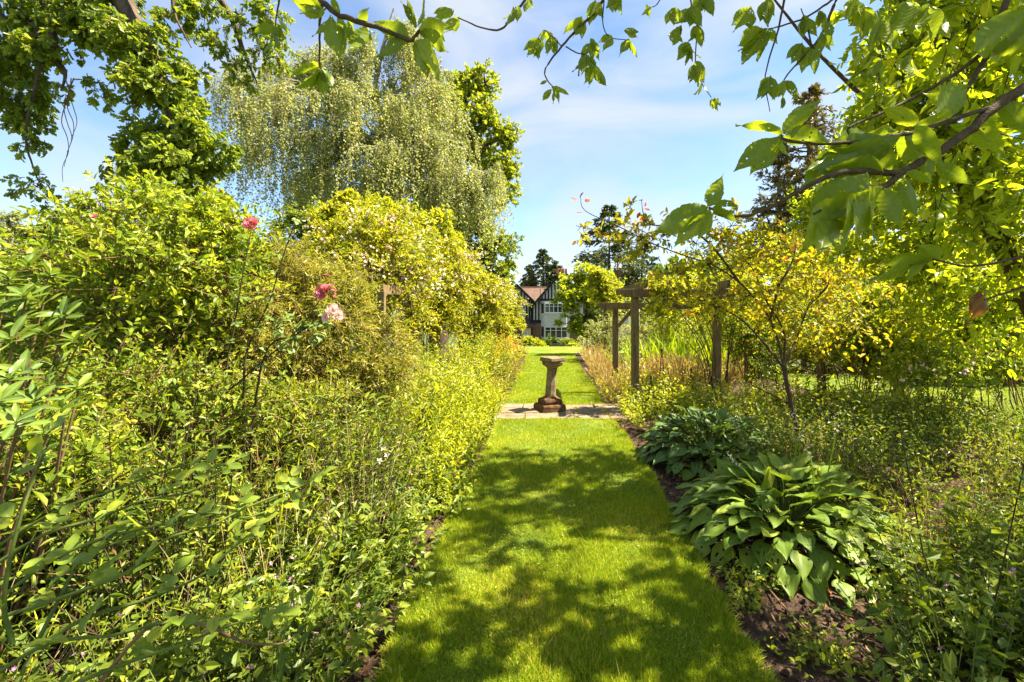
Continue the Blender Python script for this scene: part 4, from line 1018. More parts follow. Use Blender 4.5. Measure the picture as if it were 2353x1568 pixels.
ram = [('rambling_rose', 'golden green rambling rose with pale blooms over the near end of the pergola', (-2.9, 8.4), [(740, 560, 8.5, 65), (800, 530, 8.7, 65), (860, 560, 8.4, 75), (920, 570, 8.6, 70), (780, 620, 8.2, 80), (860, 640, 8.1, 85), (930, 640, 8.2, 75), (700, 620, 8.6, 60), (720, 680, 8.4, 60), (930, 720, 8.4, 60), (850, 715, 8.5, 50)]),
       ('rambling_rose', 'second rambling rose of the pergola, full of small cream flowers', (-2.6, 10.8), [(960, 560, 10.8, 55), (1010, 590, 10.8, 55), (980, 640, 10.5, 65), (1035, 650, 10.8, 55), (1000, 700, 10.6, 60), (910, 530, 11, 50), (1050, 710, 10.8, 45), (960, 740, 10.6, 45)]),
       ('rambling_rose', 'third rambling rose along the pergola, sloping towards the house', (-2.4, 13.6), [(1080, 620, 13.6, 42), (1110, 655, 13.5, 42), (1075, 690, 13.4, 48), (1125, 700, 13.5, 40), (1090, 740, 13.3, 42), (1050, 640, 13.8, 42), (1130, 740, 13.5, 34)]),
       ('rambling_rose', 'farthest rambling rose at the end of the pergola by the house', (-1.9, 17.2), [(1145, 670, 17.2, 30), (1165, 700, 17, 32), (1176, 742, 17, 22), (1150, 740, 17, 34), (1160, 775, 16.8, 26)])]
for nm, lab, (bx, by), lb in ram:
    o, tw = shrub(nm, lab, (bx, by, 0), PX(lb), 1250 if by < 12 else 850, 14, .06 + .002 * by, .024 + .001 * by, 'rhomb', M['rambler'], M['twig'], nst=14, sr=.016, tl=(.5, 1.1), grav=.5, up=.3, cat='rose', group='rambling roses on the pergola', wid=.2)
    roses_on(o, tw, (46, 30), .065, (M['white'], M['pale']), ('cream_blossom', 'pink_blossom'), zmin=1.9, side=lambda p: p[:, 1] < by + .2)

# rhododendron: whorls of long leathery leaves
rh_v = variants('rhododendron leaf', P_rhodo, M['rhodo'], 5, nu=7, nv=2, fold=.35, curl=.35, pleat=0)
def rhododendron(label, base, whorls, Ln, nleaf=9):
    o = thing('rhododendron_bush', label, 'shrub', base, 'rhododendrons')
    g_ = Geo()
    for px, py, Y in whorls:
        c = W(px, py, Y); b0 = np.array(base) + rng.normal(0, .08, 3) * [1, 1, 0]
        rad_tube(g_, [b0, (b0 + c) / 2 + rng.normal(0, .06, 3), c], [.012, .008, .005], 5, 4)
        ax = nrm(np.array([rng.normal(0, .35), rng.normal(-.25, .3), 1.]))
        a0 = rng.uniform(0, 6)
        for k in range(nleaf):
            a = a0 + k * 2.4; e1 = nrm(np.cross(ax, [.1, .9, .2])); e2 = np.cross(ax, e1)
            f = k / nleaf; d = (e1 * math.cos(a) + e2 * math.sin(a)) + ax * (.1 + .75 * f)
            place_leaf(o, random.choice(rh_v), c + ax * .01 * k * .3, d, ax + rng.normal(0, .15, 3), Ln * rng.uniform(.75, 1.15), rng.uniform(.85, 1.15))
    part('stems', g_, M['twig'], o, True)
    return o
rhododendron('dark glossy rhododendron at the picture edge under the azalea', W(-60, 1050, 3.0) * [1, 1, 0],
             [(70, 620, 3), (20, 650, 2.9), (110, 640, 3.1), (-20, 680, 2.9), (60, 690, 2.8), (150, 730, 2.9), (100, 700, 3.0), (40, 740, 2.8), (0, 720, 2.7), (60, 830, 2.8), (130, 850, 2.9), (10, 850, 2.7), (185, 870, 3.0), (-15, 900, 2.6), (110, 770, 2.8), (180, 790, 2.9), (30, 790, 2.6), (-30, 760, 2.7)], .135, 11)
rhododendron('lower rhododendron with bright lime young leaves near the thorny stems', W(-30, 1200, 2.3) * [1, 1, 0],
             [(60, 860, 2.3), (20, 880, 2.2), (120, 890, 2.3), (0, 930, 2.1), (80, 930, 2.2), (180, 900, 2.4), (150, 950, 2.2), (40, 980, 2.0), (110, 1000, 2.1), (-20, 1010, 2.0)], .11, 10)

# ================================================================== border perennials
def perennial_kind(nst, h, spread, per, Ln, Wd, tmpl, mleaf, mstem, lean=.25, sr=.003, flower=None, t0=.1, upn=.5, lift=0., fwd=.5, basal=0, hv=.25, sp=.85, S=6, bend=.15):
    """meshes of one clump with its foot at the origin: stems, leaves, flowers"""
    a = rng.uniform(0, 2 * math.pi, nst); r = np.sqrt(rng.uniform(0, 1, nst)) * spread
    st = np.stack([r * np.cos(a) * .6, r * np.sin(a) * .6, np.zeros(nst)], -1)
    d = np.stack([np.cos(a) * lean * r / spread + rng.normal(0, .1, nst), np.sin(a) * lean * r / spread + rng.normal(0, .1, nst), np.ones(nst)], -1)
    tw = make_twigs(st, d, h * rng.uniform(1 - hv, 1 + hv, nst), S, bend * .5, .06)
    sg = Geo(); add_tubes(sg, tw[:, [0, 2, 5]] if S == 6 else tw, sr, sr * .5, 3)
    lg = Geo(); leafy(lg, tw, per, Ln, Wd, tmpl, lift=lift, upn=upn, fwd=fwd, t0=t0, spread=sp)
    out = [('stems', sg.mesh('stems'), mstem), ('foliage', lg.mesh('foliage'), mleaf)]
    if flower:
        mat, size, k, m, frac = flower
        idx = rng.choice(nst, max(1, int(nst * frac)), replace=False); c = tw[idx, -1]
        p = (c[:, None, :] + rng.normal(0, k, (len(c), m, 3))).reshape(-1, 3); fg = Geo()
        nn = nrm(rng.normal(0, .5, p.shape) + np.array([.1, -.3, .8])); add_leaves(fg, p, np.cross(nn, rand_unit(len(p))), nn, size, size, 'flower', rng.uniform(0, 1, len(p)))
        out.append(('blossom', fg.mesh('blossom'), mat))
    for n_, me, mt in out: me.materials.append(mt)
    return out
SHORT = {'lime_perennial': 'upright lime green perennial', 'green_perennial': 'upright broad leaved green perennial', 'edging_perennial': 'low lime green edging plant', 'dark_stemmed_perennial': 'tall dark stemmed perennial', 'flowering_perennial': 'perennial with tiny pale flowers',
         'orange_flowered_plant': 'orange flowered plant', 'plume_grass': 'feathery straw coloured grass', 'filler_perennial': 'bushy lime green perennial', 'cranesbill_plant': 'cut leaved mauve cranesbill', 'leafy_ground_plant': 'leafy green ground plant',
         'pink_plume_grass': 'pinkish feathery grass', 'sunny_border_plant': 'yellow green border plant', 'leafy_bed_plant': 'small leaved green plant', 'nettle_leaved_plant': 'nettle leaved plant', 'weed_seedling': 'tiny weed seedling', 'undergrowth_plant': 'shaded undergrowth plant',
         'tall_undergrowth_plant': 'tall upright undergrowth plant', 'edge_tuft': 'small leafy tuft', 'shaded_bed_plant': 'leafy bushy plant', 'sword_leaved_clump': 'bright sword leaved clump'}
def where(x, y):
    if x < 0:
        return ('at the path edge ' if x > -1.2 else 'one row back ' if x > -1.65 else 'two rows back ' if x > -2.2 else 'deep in the border ') + ('under the thorny rose' if y < 2.1 else 'behind the thorny rose' if y < 2.9 else 'near the rhododendrons' if y < 3.6 else 'level with the pink rose' if y < 4.5 else 'beside the wispy shrub' if y < 5.6 else 'just before the paving' if y < 7.3 else 'beside the paving' if y < 9 else 'beyond the pedestal' if y < 12 else 'below the third rambler' if y < 15 else 'near the far lawn')
    r = x / y
    return ('at the grass edge ' if r < .22 else 'in the bed ' if r < .5 else 'well into the bed ' if r < .75 else 'towards the side lawn ') + ('in the near corner' if y < 2.3 else 'before the bright hosta' if y < 3.2 else 'beside the bright hosta' if y < 4.2 else 'level with the sapling' if y < 5.4 else 'beside the dark hosta' if y < 6.3 else 'behind the dark hosta' if y < 7.4 else 'at the pergola foot' if y < 9.2 else 'between the pergola posts' if y < 10.6 else 'behind the pergola' if y < 12.8 else 'near the far lawn')
def plant(name, kind, label, cat, loc, sc=1.0, group=None, rz=None):
    if name in SHORT: label = SHORT[name] + ' ' + where(loc[0], loc[1])
    o = thing(name, label, cat, loc, group)
    o.rotation_euler = (0, 0, rng.uniform(0, 6.28) if rz is None else rz); s_ = sc * rng.uniform(.88, 1.12); o.scale = (s_, s_, s_ * rng.uniform(.9, 1.12))
    for n_, me, mt in kind:
        c = bpy.data.objects.new(n_, me); COL.objects.link(c); c.parent = o
        if n_ != 'stems': c['kind'] = 'stuff'
    return o

K_lime = [perennial_kind(34, .85, .34, 17, .075, .017, 'rhomb', M['lime'], M['stem'], upn=.4, lift=.15) for _ in range(3)]
K_green = [perennial_kind(32, .9, .32, 15, .085, .022, 'oval', M['horn'], M['stem'], upn=.45, lift=-.1), perennial_kind(26, 1.05, .28, 13, .10, .03, 'oval', M['mid'], M['darkstem'], upn=.5, lift=-.15)]
K_limelow = [perennial_kind(34, .45, .28, 12, .06, .018, 'rhomb', M['lime'], M['stem'], lean=.5, upn=.4) for _ in range(2)]
K_dark = [perennial_kind(26, .95, .28, 18, .062, .017, 'oval', M['cover'], M['darkstem'], upn=.5, sr=.0042, lift=-.1) for _ in range(3)]
K_fluff = [perennial_kind(34, .7, .32, 13, .055, .02, 'rhomb', M['lime'], M['stem'], flower=(M['pale'], .022, .03, 3, .5), upn=.4) for _ in range(2)]
K_deep = [perennial_kind(30, 1.0, .26, 22, .085, .022, 'rhomb', M['mid'], M['stem'], upn=.5, lift=-.15) for _ in range(1)]
K_orange = [perennial_kind(30, .6, .28, 12, .07, .02, 'rhomb', M['lime'], M['stem'], flower=(M['orange'], .045, .035, 4, .6)) for _ in range(2)]
K_plume = [perennial_kind(60, .55, .3, 9, .11, .009, 'rhomb', M['plume'], M['straw'], lean=.6, upn=.2, fwd=1.2, sp=.4, sr=.0022) for _ in range(3)]
K_geran = [perennial_kind(34, .34, .30, 4, .075, .075, 'palmate', M['cover'], M['stem'], lean=1.0, upn=.75, t0=.55, flower=(M['mauve'], .03, .03, 1, .16), hv=.4) for _ in range(3)]
K_cover = [perennial_kind(34, .44, .32, 9, .045, .023, 'oval', M['cover'], M['stem'], lean=.8, upn=.6, t0=.15, flower=(M['mauve'], .02, .025, 2, .08), hv=.45) for _ in range(4)]
K_wild = [perennial_kind(46, .62, .34, 12, .034, .011, 'rhomb', M['mid'], M['twig'], lean=.8, upn=.4, t0=.1, hv=.45, sr=.0022, bend=.5) for _ in range(3)] + [perennial_kind(60, .4, .3, 2, .14, .005, 'swordleaf', M['lime'], M['straw'], lean=.9, upn=.1, fwd=1.6, sp=.4, hv=.5, sr=.0016) for _ in range(1)]
K_sun = [perennial_kind(30, .5, .34, 9, .055, .03, 'oval', M['lime'], M['stem'], lean=.7, upn=.6, flower=(M['pale'], .026, .035, 2, .3), hv=.4) for _ in range(3)]
K_tuft = [perennial_kind(26, .22, .18, 5, .05, .03, 'oval', M['mid'], M['stem'], lean=1.0, upn=.7, hv=.5, sr=.002) for _ in range(3)]

G1 = 'lime green upright perennials under the rambling roses'
for k in range(26):
    Y = 4.4 + 6.5 * (k / 25) + rng.uniform(-.3, .3); X = rng.uniform(-2.6, -1.25) - (.15 if Y < 5.5 else 0)
    plant('lime_perennial' if k % 3 else 'green_perennial', K_lime[k % 3] if k % 3 else K_green[k // 3 % 2], 'upright lime green perennial with narrow leaves in the border under the rambling roses', 'perennial', (X, Y, 0), 1.0, G1)
for k in range(20):
    Y = 4.2 + 6.5 * (k / 19) + rng.uniform(-.2, .2); X = rng.uniform(-1.2, -1.0 if Y < 6.8 else -.9)
    plant('edging_perennial', K_limelow[k % 2], 'low lime green plant edging the grass path below the taller perennials', 'perennial', (X, Y, 0), 1.0, 'low lime plants edging the path')
for k in range(15):
    Y = 3.3 + 1.7 * rng.uniform(); X = rng.uniform(-2.3, -1.25)
    plant('dark_stemmed_perennial', K_dark[k % 3], 'tall leafy perennial with dark upright stems close to the path corner', 'perennial', (X, Y, 0), .95, 'dark stemmed perennials')
for k in range(12):
    Y = 5.5 + 3.5 * rng.uniform(); X = rng.uniform(-2.4, -1.3)
    plant('flowering_perennial', K_fluff[k % 2], 'bushy perennial dotted with tiny pale pink flowers in the sunny border', 'perennial', (X, Y, 0), 1.1, 'pale pink flowering perennials')
plant('phlox_clump', K_deep[0], 'upright dark green clump standing out at the path edge near the pedestal', 'perennial', W(1140, 890, 9.6) * [1, 1, 0], 1.0)
for k in range(9):
    plant('orange_flowered_plant', K_orange[k % 2], 'orange flowered plant beside the far lawn before the porch', 'perennial', (rng.uniform(-1.6, -.95), 11.5 + 5 * k / 8, 0), 1.15, 'orange flowered plants')
for k in range(14):
    plant('plume_grass', K_plume[k % 3], 'straw coloured feathery grass along the lawn under the farthest roses', 'grass', (rng.uniform(-1.25, -.9), 8.9 + 8 * k / 13, 0), .8, 'feathery grasses under the roses')
for k in range(10):
    plant('filler_perennial', K_lime[k % 3], 'lime green perennial in the far border between the roses and lawn', 'perennial', (rng.uniform(-2.3, -1.3), 11 + 8 * k / 9, 0), 1.1, 'far lime perennials')
for k in range(17):
    Y = 1.9 + 2.6 * (k / 16); X = -1.0 - rng.uniform(0, .4) - .03 * Y
    plant('cranesbill_plant', K_geran[k % 3], 'low cranesbill with cut leaves and mauve flowers at the path edge near the thorny rose', 'perennial', (X, Y, 0), 1.0, 'cranesbills along the path edge')
for k in range(16):
    plant('leafy_ground_plant', (K_cover + K_wild)[k % 8], 'leafy green ground plant growing under the thorny rose stems', 'perennial', (rng.uniform(-3.4, -1.3), rng.uniform(1.8, 3.6), 0), 1.15, 'leafy plants under the thorny rose')
# plume poppy like plant with grey leaves standing above the border
plant('grey_leaved_plant', [*perennial_kind(5, 1.35, .12, 9, .12, .06, 'oval', M['horn'], M['stem'], lift=-.6, sr=.006)], 'tall grey green plant with drooping leaves rising from the lime border', 'perennial', W(915, 960, 5.6) * [1, 1, 0], 1.0)
# small white irises
ge = thing('white_iris', 'white flower on a thin stem among the lime perennials', 'flower', W(885, 1130, 4.4) * [1, 1, 0])
fg = Geo()
p = np.array([W(882, 1030, 3.9), W(890, 1045, 3.9), W(872, 1060, 3.9)]); nn = nrm(np.array([[.2, -.8, .4]] * 3) + rng.normal(0, .2, (3, 3))); add_leaves(fg, p, np.cross(nn, rand_unit(3)), nn, .06, .06, 'flower', .9); part('blossom', fg, M['white'], ge)
g_ = Geo(); add_tubes(g_, make_twigs(np.array([np.array(ge.location)] * 1), np.array([[0, -.3, 1.]]), np.array([.62])), .004, .003); part('stem', g_, M['stem'], ge)

# ---- across the path: pink plumes, mounds, sword leaves, bushes
for k in range(24):
    Y = 8.9 + 9 * k / 23; X = rng.uniform(1.22, 1.55) + .03 * (Y - 9)
    plant('pink_plume_grass', K_plume[k % 3], 'pinkish feathery grass lining the lawn below the pergola', 'grass', (X, Y, 0), .85, 'pinkish grasses below the pergola')
for k in range(18):
    plant('pink_plume_grass', K_plume[k % 3] if k % 3 else K_sun[k % 3], 'pinkish feathery grass and flowers around the pergola posts', 'grass', (rng.uniform(1.7, 4.6), rng.uniform(9.3, 12.5), 0), 1.05, 'pinkish grasses around the pergola posts')
for k in range(26):
    Y = rng.uniform(6.6, 9.2); X = rng.uniform(1.35, 5.2)
    plant('sunny_border_plant', K_sun[k % 3], 'yellow green border plant with tiny flowers in the sun around the pergola', 'perennial', (X, Y, 0), 1.0, 'sunny plants around the pergola')
sw = perennial_kind(70, .12, .45, 1, 1.0, .035, 'swordleaf', M['sword'], M['stem'], lean=.35, upn=.0, fwd=2.2, sp=.35, hv=.3)
for px, Y in ((1450, 12.2), (1500, 12.4), (1555, 12.0), (1600, 12.5), (1640, 12.2)):
    b = gbase(px, Y); o = plant('sword_leaved_clump', sw, 'clump of upright bright green sword shaped leaves behind the pergola', 'perennial', b, 1.0, 'sword leaved clumps')
shrub('grey_bush', 'grey green twiggy bush beyond the plume grasses near the lawn end', gbase(1400, 16.5), PX([(1370, 770, 16.5, 36), (1420, 760, 16.5, 40), (1470, 770, 16.5, 38), (1390, 800, 16, 34), (1440, 800, 16, 36), (1345, 790, 16, 24)]), 700, 11, .06, .03, 'rhomb', M['birch'], M['twig'], nst=14, sr=.012, wid=.6)
shrub('grey_bush', 'second grey green bush behind the sword leaves', gbase(1540, 17), PX([(1500, 740, 17, 40), (1560, 730, 17, 42), (1610, 740, 17, 40), (1530, 780, 16.5, 40), (1590, 780, 16.5, 40)]), 700, 11, .06, .035, 'rhomb', M['horn'], M['twig'], nst=14, sr=.012, wid=.6)
# shrubs before the house
for px, py, r, lab, m in ((1215, 785, 16, 'low bright bush below the porch of the house', 'lime'), (1262, 783, 16, 'rounded dark bush below the bay window', 'deep'), (1240, 792, 10, 'leafy clump at the far lawn edge before the brick wall', 'lime'), (1300, 788, 15, 'green bush behind the bench', 'mid'), (1318, 796, 11, 'low green bush at the foot of the acer', 'lime')):
    Y = 44 if py < 790 else 34
    shrub('garden_bush', lab, gbase(px, Y), PX([(px, py, Y, r, .8), (px + r * .8, py + 3, Y, r * .8, .8), (px - r * .7, py + 4, Y, r * .7, .8)]), 320, 9, .13, .08, 'rhomb', M[m], M['twig'], nst=6, sr=.012, wid=.4, group='bushes before the house')

# rose bushes beyond the pergola
def rose_bush(label, px, Y, h, w, mat, fl, nf, n=420, leafL=.055):
    b = gbase(px, Y); lb = []
    for k in range(5):
        lb.append((b + np.array([rng.uniform(-.6, .6) * w, rng.uniform(-.4, .4) * w, h * rng.uniform(.5, .85)]), np.array([w * .5, w * .5, h * .3])))
    o, tw = shrub('rose_bush', label, b, lb, n, 10, leafL, leafL * .6, 'oval', mat, M['darkstem'], nst=9, sr=.01, wid=.12, cat='rose', group='rose bushes beyond the pergola')
    if fl is not None: roses_on(o, tw, (nf,), .05, (fl,), ('blossom',), zmin=h * .6)
rose_bush('rose bush with crimson blooms behind the sapling', 1790, 8.6, 1.9, 1.0, M['rosebush'], M['red'], 8)
rose_bush('tall rose bush under the golden sapling leaves', 1900, 9.2, 1.9, 1.1, M['lime'], M['pale'], 5)
rose_bush('rose bush with magenta blooms near the last pergola post', 2010, 9.6, 2.0, 1.0, M['rosebush'], M['pink'], 6)
rose_bush('thin stemmed rose bush with cream blooms before the side lawn', 2150, 6.6, 1.35, .75, M['rosebush'], M['pale'], 6, 170)
rose_bush('small rose bush with apricot blooms beside the side lawn', 2270, 7.4, 1.4, .7, M['rosebush'], M['pale'], 8, 200)
rose_bush('leafy rose bush just behind the pergola posts', 1690, 11.5, 2.2, 1.2, M['lime'], M['pale'], 4)
rose_bush('broad rose bush with pale blooms far behind the pergola', 1850, 13, 2.4, 1.6, M['lime'], M['white'], 6, 560, .07)
rose_bush('broad rose bush between the distant house and pergola', 2060, 13, 2.6, 1.6, M['mid'], M['mauve'], 10, 560, .07)
b = gbase(2300, 15)
tree('dark_hedge', 'dark green clipped hedge beyond the side lawn', 'hedge', b, [b, b + [0, 0, 1]], [(np.array([x, 15 + rng.uniform(-.3, .3), z]), np.array([1.1, .8, .8])) for x in np.arange(9.5, 22, 1.2) for z in (.7, 1.6)], 1900, 9, .11, .08, 'rhomb', M['deep'], M['bark'], tr=(.08, .05), limb_r=.03, limbs=False)

# ================================================================== hostas
def hosta(label, c, R, hh, n, mat, Ln, name='hosta_plant', stalks=()):
    o = thing(name, label, 'hosta', (c[0], c[1], 0))
    vs_ = variants('hosta leaf', P_hosta, mat, 10, cr=(.6, 1.5), nu=16, nv=5, fold=.16, curl=.7, pleat=.018, longit=True, wave=.05, holes=3)
    g_ = Geo()
    for k in range(n):
        f = (k + .5) / n; a = k * 2.39996; rr = R * math.sqrt(f) * .72 * rng.uniform(.85, 1.1)
        z = hh * (1 - .80 * f ** 1.5) * rng.uniform(.8, 1.1); out = np.array([math.cos(a), math.sin(a), 0])
        base = np.array([c[0], c[1], .02]) + out * .05
        pos = np.array([c[0], c[1], 0]) + out * rr * .85 + np.array([0, 0, z * .92])
        d = out * (.5 + .6 * f) + np.array([0, 0, .62 - .9 * f]) + rng.normal(0, .12, 3)
        nn = np.array([0, 0, 1.]) + out * (.2 + .5 * f) * .6 + rng.normal(0, .18, 3)
        mid = (base + pos) / 2 + np.array([0, 0, .12 * hh])
        rad_tube(g_, [base, mid, pos], [.006, .005, .004], 4, 3)
        place_leaf(o, random.choice(vs_), pos, d, nn, Ln * rng.uniform(.75, 1.2), rng.uniform(.9, 1.15))
    part('leaf_stalks', g_, M['stem'], o, True)
    for (px0, py0, px1, py1, Y) in stalks:
        p, q = W(px0, py0, Y), W(px1, py1, Y); mdl = (p + q) / 2 + np.array([rng.normal(0, .03), 0, .0])
        ge = Geo(); P_ = rad_tube(ge, [p, mdl, q], [.0055, .0045, .002], 5, 8); fs = part('flower_stalk', ge, M['sword'], o, True)
        fg = Geo(); k = np.repeat(np.arange(9, 17), 2); pp = P_[k]; dd = nrm(rng.normal(0, 1, pp.shape) + np.array([0, -.2, -.5]))
        add_leaves(fg, pp, dd, rand_unit(len(pp)), .028, .010, 'rhomb', rng.uniform(0, 1, len(pp))); part('bud', fg, M['white'], fs, kind='stuff')
    return o
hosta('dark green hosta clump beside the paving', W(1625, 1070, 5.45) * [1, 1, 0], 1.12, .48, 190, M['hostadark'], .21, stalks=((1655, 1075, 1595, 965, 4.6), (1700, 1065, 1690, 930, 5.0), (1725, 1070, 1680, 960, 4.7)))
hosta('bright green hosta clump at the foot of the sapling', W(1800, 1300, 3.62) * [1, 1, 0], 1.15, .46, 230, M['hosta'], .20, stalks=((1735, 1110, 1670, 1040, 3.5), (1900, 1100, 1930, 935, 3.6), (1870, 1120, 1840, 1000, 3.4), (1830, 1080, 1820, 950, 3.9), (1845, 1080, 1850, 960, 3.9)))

# ================================================================== young golden sapling
sb = W(1840, 1065, 5.4); sb[2] = 0
sap = thing('golden_sapling', 'young tree with golden and coppery leaves and a thin forked trunk', 'tree', sb)
g_ = Geo()
Q = lambda *l: [W(x, y, 5.4 + d) for x, y, d in l]
stem = [sb] + Q((1833, 1000, 0), (1818, 930, 0), (1802, 850, 0))
rad_tube(g_, stem, [.034, .030, .027, .026], 7, 4, wob=.04)
br_l = [Q((1802, 850, 0), (1790, 790, 0), (1770, 735, 0), (1745, 700, 0), (1700, 650, 0), (1640, 610, -.05), (1580, 590, -.1), (1500, 560, -.2), (1420, 520, -.3), (1345, 485, -.2), (1333, 450, -.2)),
        Q((1802, 850, 0), (1765, 800, .1), (1730, 760, .1), (1690, 725, .1), (1630, 700, .1), (1570, 690, .1), (1540, 650, .1), (1530, 600, .1)),
        Q((1802, 850, 0), (1800, 760, .05), (1760, 690, .05), (1730, 620, .1), (1680, 560, .1), (1650, 520, .1)),
        Q((1800, 850, 0), (1830, 780, .1), (1860, 700, .2), (1900, 640, .2), (1960, 610, .2)),
        Q((1770, 735, 0), (1790, 660, -.1), (1820, 600, -.1), (1830, 560, -.1)),
        Q((1700, 650, 0), (1640, 570, 0), (1590, 530, 0), (1540, 520, 0), (1490, 515, -.2), (1478, 490, -.2), (1474, 458, -.2)),
        Q((1760, 690, .05), (1800, 640, -.2), (1822, 600, -.2), (1830, 555, -.2)), Q((1860, 700, .2), (1900, 660, -.2), (1905, 630, -.2)),
        Q((1818, 930, 0), (1760, 900, -.1), (1690, 870, -.2))]
for b_ in br_l: rad_tube(g_, b_, np.linspace(.016, .003, len(b_)), 5, 4, wob=.1)
part('trunk', g_, M['cherrybark'], sap, True)
lb = PX([(1600, 560, 5.4, 75, .8), (1690, 560, 5.4, 85, .85), (1660, 620, 5.4, 90, .7), (1760, 600, 5.4, 90, .8), (1560, 630, 5.3, 70, .7), (1480, 560, 5.2, 60, .7), (1400, 540, 5.1, 55, .7), (1340, 520, 5.0, 38, .8), (1530, 540, 5.4, 60, .7), (1830, 630, 5.5, 80, .9), (1900, 650, 5.6, 80, .9), (1720, 680, 5.5, 80, .6), (1800, 710, 5.6, 80, .7), (1620, 690, 5.5, 60, .5), (1870, 730, 5.6, 80, .8), (1950, 720, 5.7, 70), (1680, 520, 5.4, 60), (1440, 510, 5.3, 38), (1790, 560, 5.3, 60), (1520, 690, 5.3, 45, .5), (1950, 640, 5.7, 60)])
tw, br = lobe_twigs(lb, 400, (.6, 1.2), 7, grav=.25, up=.05)
lg = Geo(); leafy(lg, tw, 9, .062, .036, 'oval', fwd=.6, lift=-.15, upn=.5, tip=.4); part('crown', lg, M['copper'], sap, kind='stuff')
tg = Geo(); add_tubes(tg, tw, .0035, .0015); add_tubes(tg, br, .005, .003); part('twigs', tg, M['cherrybark'], sap, kind='stuff')
# red young leaves on the shoot ends
rv = variants('young leaf', P_rose, M['redleaf'], 3, nu=6, nv=2)
for px, py in ((1333, 455), (1345, 465), (1325, 462), (1474, 462), (1470, 488), (1482, 498), (1478, 512), (1466, 520), (1820, 575), (1812, 590), (1835, 560), (1828, 605), (1900, 635), (1910, 650), (1822, 632), (1840, 648), (1880, 690), (1480, 480), (1486, 470), (1338, 490)):
    p = W(px, py, 5.2 + rng.uniform(-.02, .02)); place_leaf(sap, random.choice(rv), p, rng.normal(0, 1, 3) + [0, 0, .3], rng.normal(0, .6, 3) + [0, -.6, .4], .075)

# ================================================================== cherry tree overhead
cb = np.array([6.1, 5.5, 0.])
ch = thing('cherry_tree', 'cherry tree whose branches of large translucent leaves hang over the path', 'tree', cb)
g_ = Geo()
crown_c = np.array([4.4, 3.8, 5.4])
rad_tube(g_, [cb, (5.6, 5.3, 1.2), W(2353, 640, 5), W(2275, 520, 5), W(2200, 390, 5), (3.75, 4.6, 4.1), (3.5, 4.0, 5.2)], [.16, .135, .12, .105, .09, .07, .05], 9, 4, wob=.05)
forks = [((4.93, 5, 2.04), (5.6, 4.0, 3.4), (5.8, 3.0, 4.6)), ((4.24, 5, 3.16), (3.2, 5.4, 4.4), (2.4, 5.6, 5.6)), ((4.24, 5, 3.16), (4.4, 3.6, 4.0), (3.4, 2.2, 3.9), (2.2, 1.5, 3.2)), ((5.6, 4.0, 3.4), (4.4, 2.6, 3.3), (2.6, 1.9, 2.7), tuple(W(2353, 200, 1.35))), ((3.4, 2.2, 3.9), (1.6, 1.8, 3.6), (-.2, 1.9, 3.3)), ((3.75, 4.6, 4.1), (2.6, 4.0, 5.2), (1.6, 3.4, 5.4)), ((4.4, 2.6, 3.3), (2.6, 1.8, 3.1), tuple(W(2315, -30, 1.5)))]
for f_ in forks: rad_tube(g_, f_, np.linspace(.034, .009, len(f_)), 6, 5, wob=.06)
# crown seen at the upper corner, and the part above the frame that shades the path
lb = PX([(2060, 130, 4.4, 90), (2170, 70, 4.4, 100), (2300, 150, 4.4, 110), (2150, 220, 4.4, 100), (2050, 260, 4.6, 80), (2280, 300, 4.4, 110), (2130, 350, 4.6, 100), (2010, 400, 7.4, 80), (1930, 440, 7.6, 70), (2250, 450, 4.6, 110), (2100, 480, 7.0, 100), (1990, 520, 7.4, 90), (2330, 560, 4.8, 100), (2200, 590, 6.6, 110), (2080, 600, 7.2, 90), (2330, 690, 5.6, 90), (2210, 700, 6.6, 90), (1960, 340, 7.4, 60), (2400, 250, 4.6, 90), (1890, 530, 7.8, 60), (2040, 40, 4.6, 70), (2230, 10, 4.5, 80), (2110, -10, 4.6, 80), (2090, 190, 4.8, 80), (2220, 180, 4.8, 90), (2330, 40, 4.6, 90), (2060, 340, 5.0, 70), (2190, 380, 4.8, 90), (2320, 420, 4.8, 90), (2030, 200, 7, 70), (2000, 290, 7, 60), (1860, 480, 8, 50), (2140, 560, 6.8, 80), (2290, 640, 5.6, 90)])
tw, br = lobe_twigs(lb, 2250, (.5, 1.0), 9, grav=.25, up=.1)
lo2 = []
ct = 1 / math.tan(SUN_EL)
def shade_lobe(xs0, xs1, y0, y1, n, r=.4):
    # clusters of the crown above the frame; xs: where on the ground their shade falls
    for k in range(n):
        Y = rng.uniform(y0, y1); Z = rng.uniform(max(3.6, 2.35 + .66 * Y), max(4.4, 3.1 + .66 * Y))
        lo2.append((np.array([rng.uniform(xs0, xs1) + Z * ct * .99, Y, Z]), np.array([r, r, r * .5]) * rng.uniform(.6, 1.4)))
shade_lobe(-.9, 1.2, .8, 6.3, 190, .17)
shade_lobe(-.9, 1.2, .8, 3.4, 24, .16)
shade_lobe(1.2, 4.6, 1.0, 4.4, 60, .35)
shade_lobe(-3.0, -.9, .9, 2.0, 9)
hub = np.array([4.6, 4.0, 6.2])
rad_tube(g_, [(3.5, 4.0, 5.2), (4.0, 4.0, 5.8), hub], [.05, .045, .04], 6, 4)
for c, r in lo2[::9]:
    hb = hub + rng.normal(0, .9, 3) * [1, 1, .4]
    rad_tube(g_, [hb, (hb + c) / 2 + rng.normal(0, .25, 3), c], [.009, .006, .003], 4, 4)
part('trunk', g_, M['cherrybark'], ch, True)
tw2, br2 = lobe_twigs(lo2, 1300, (.9, 1.9), 4, grav=.2, up=.05)
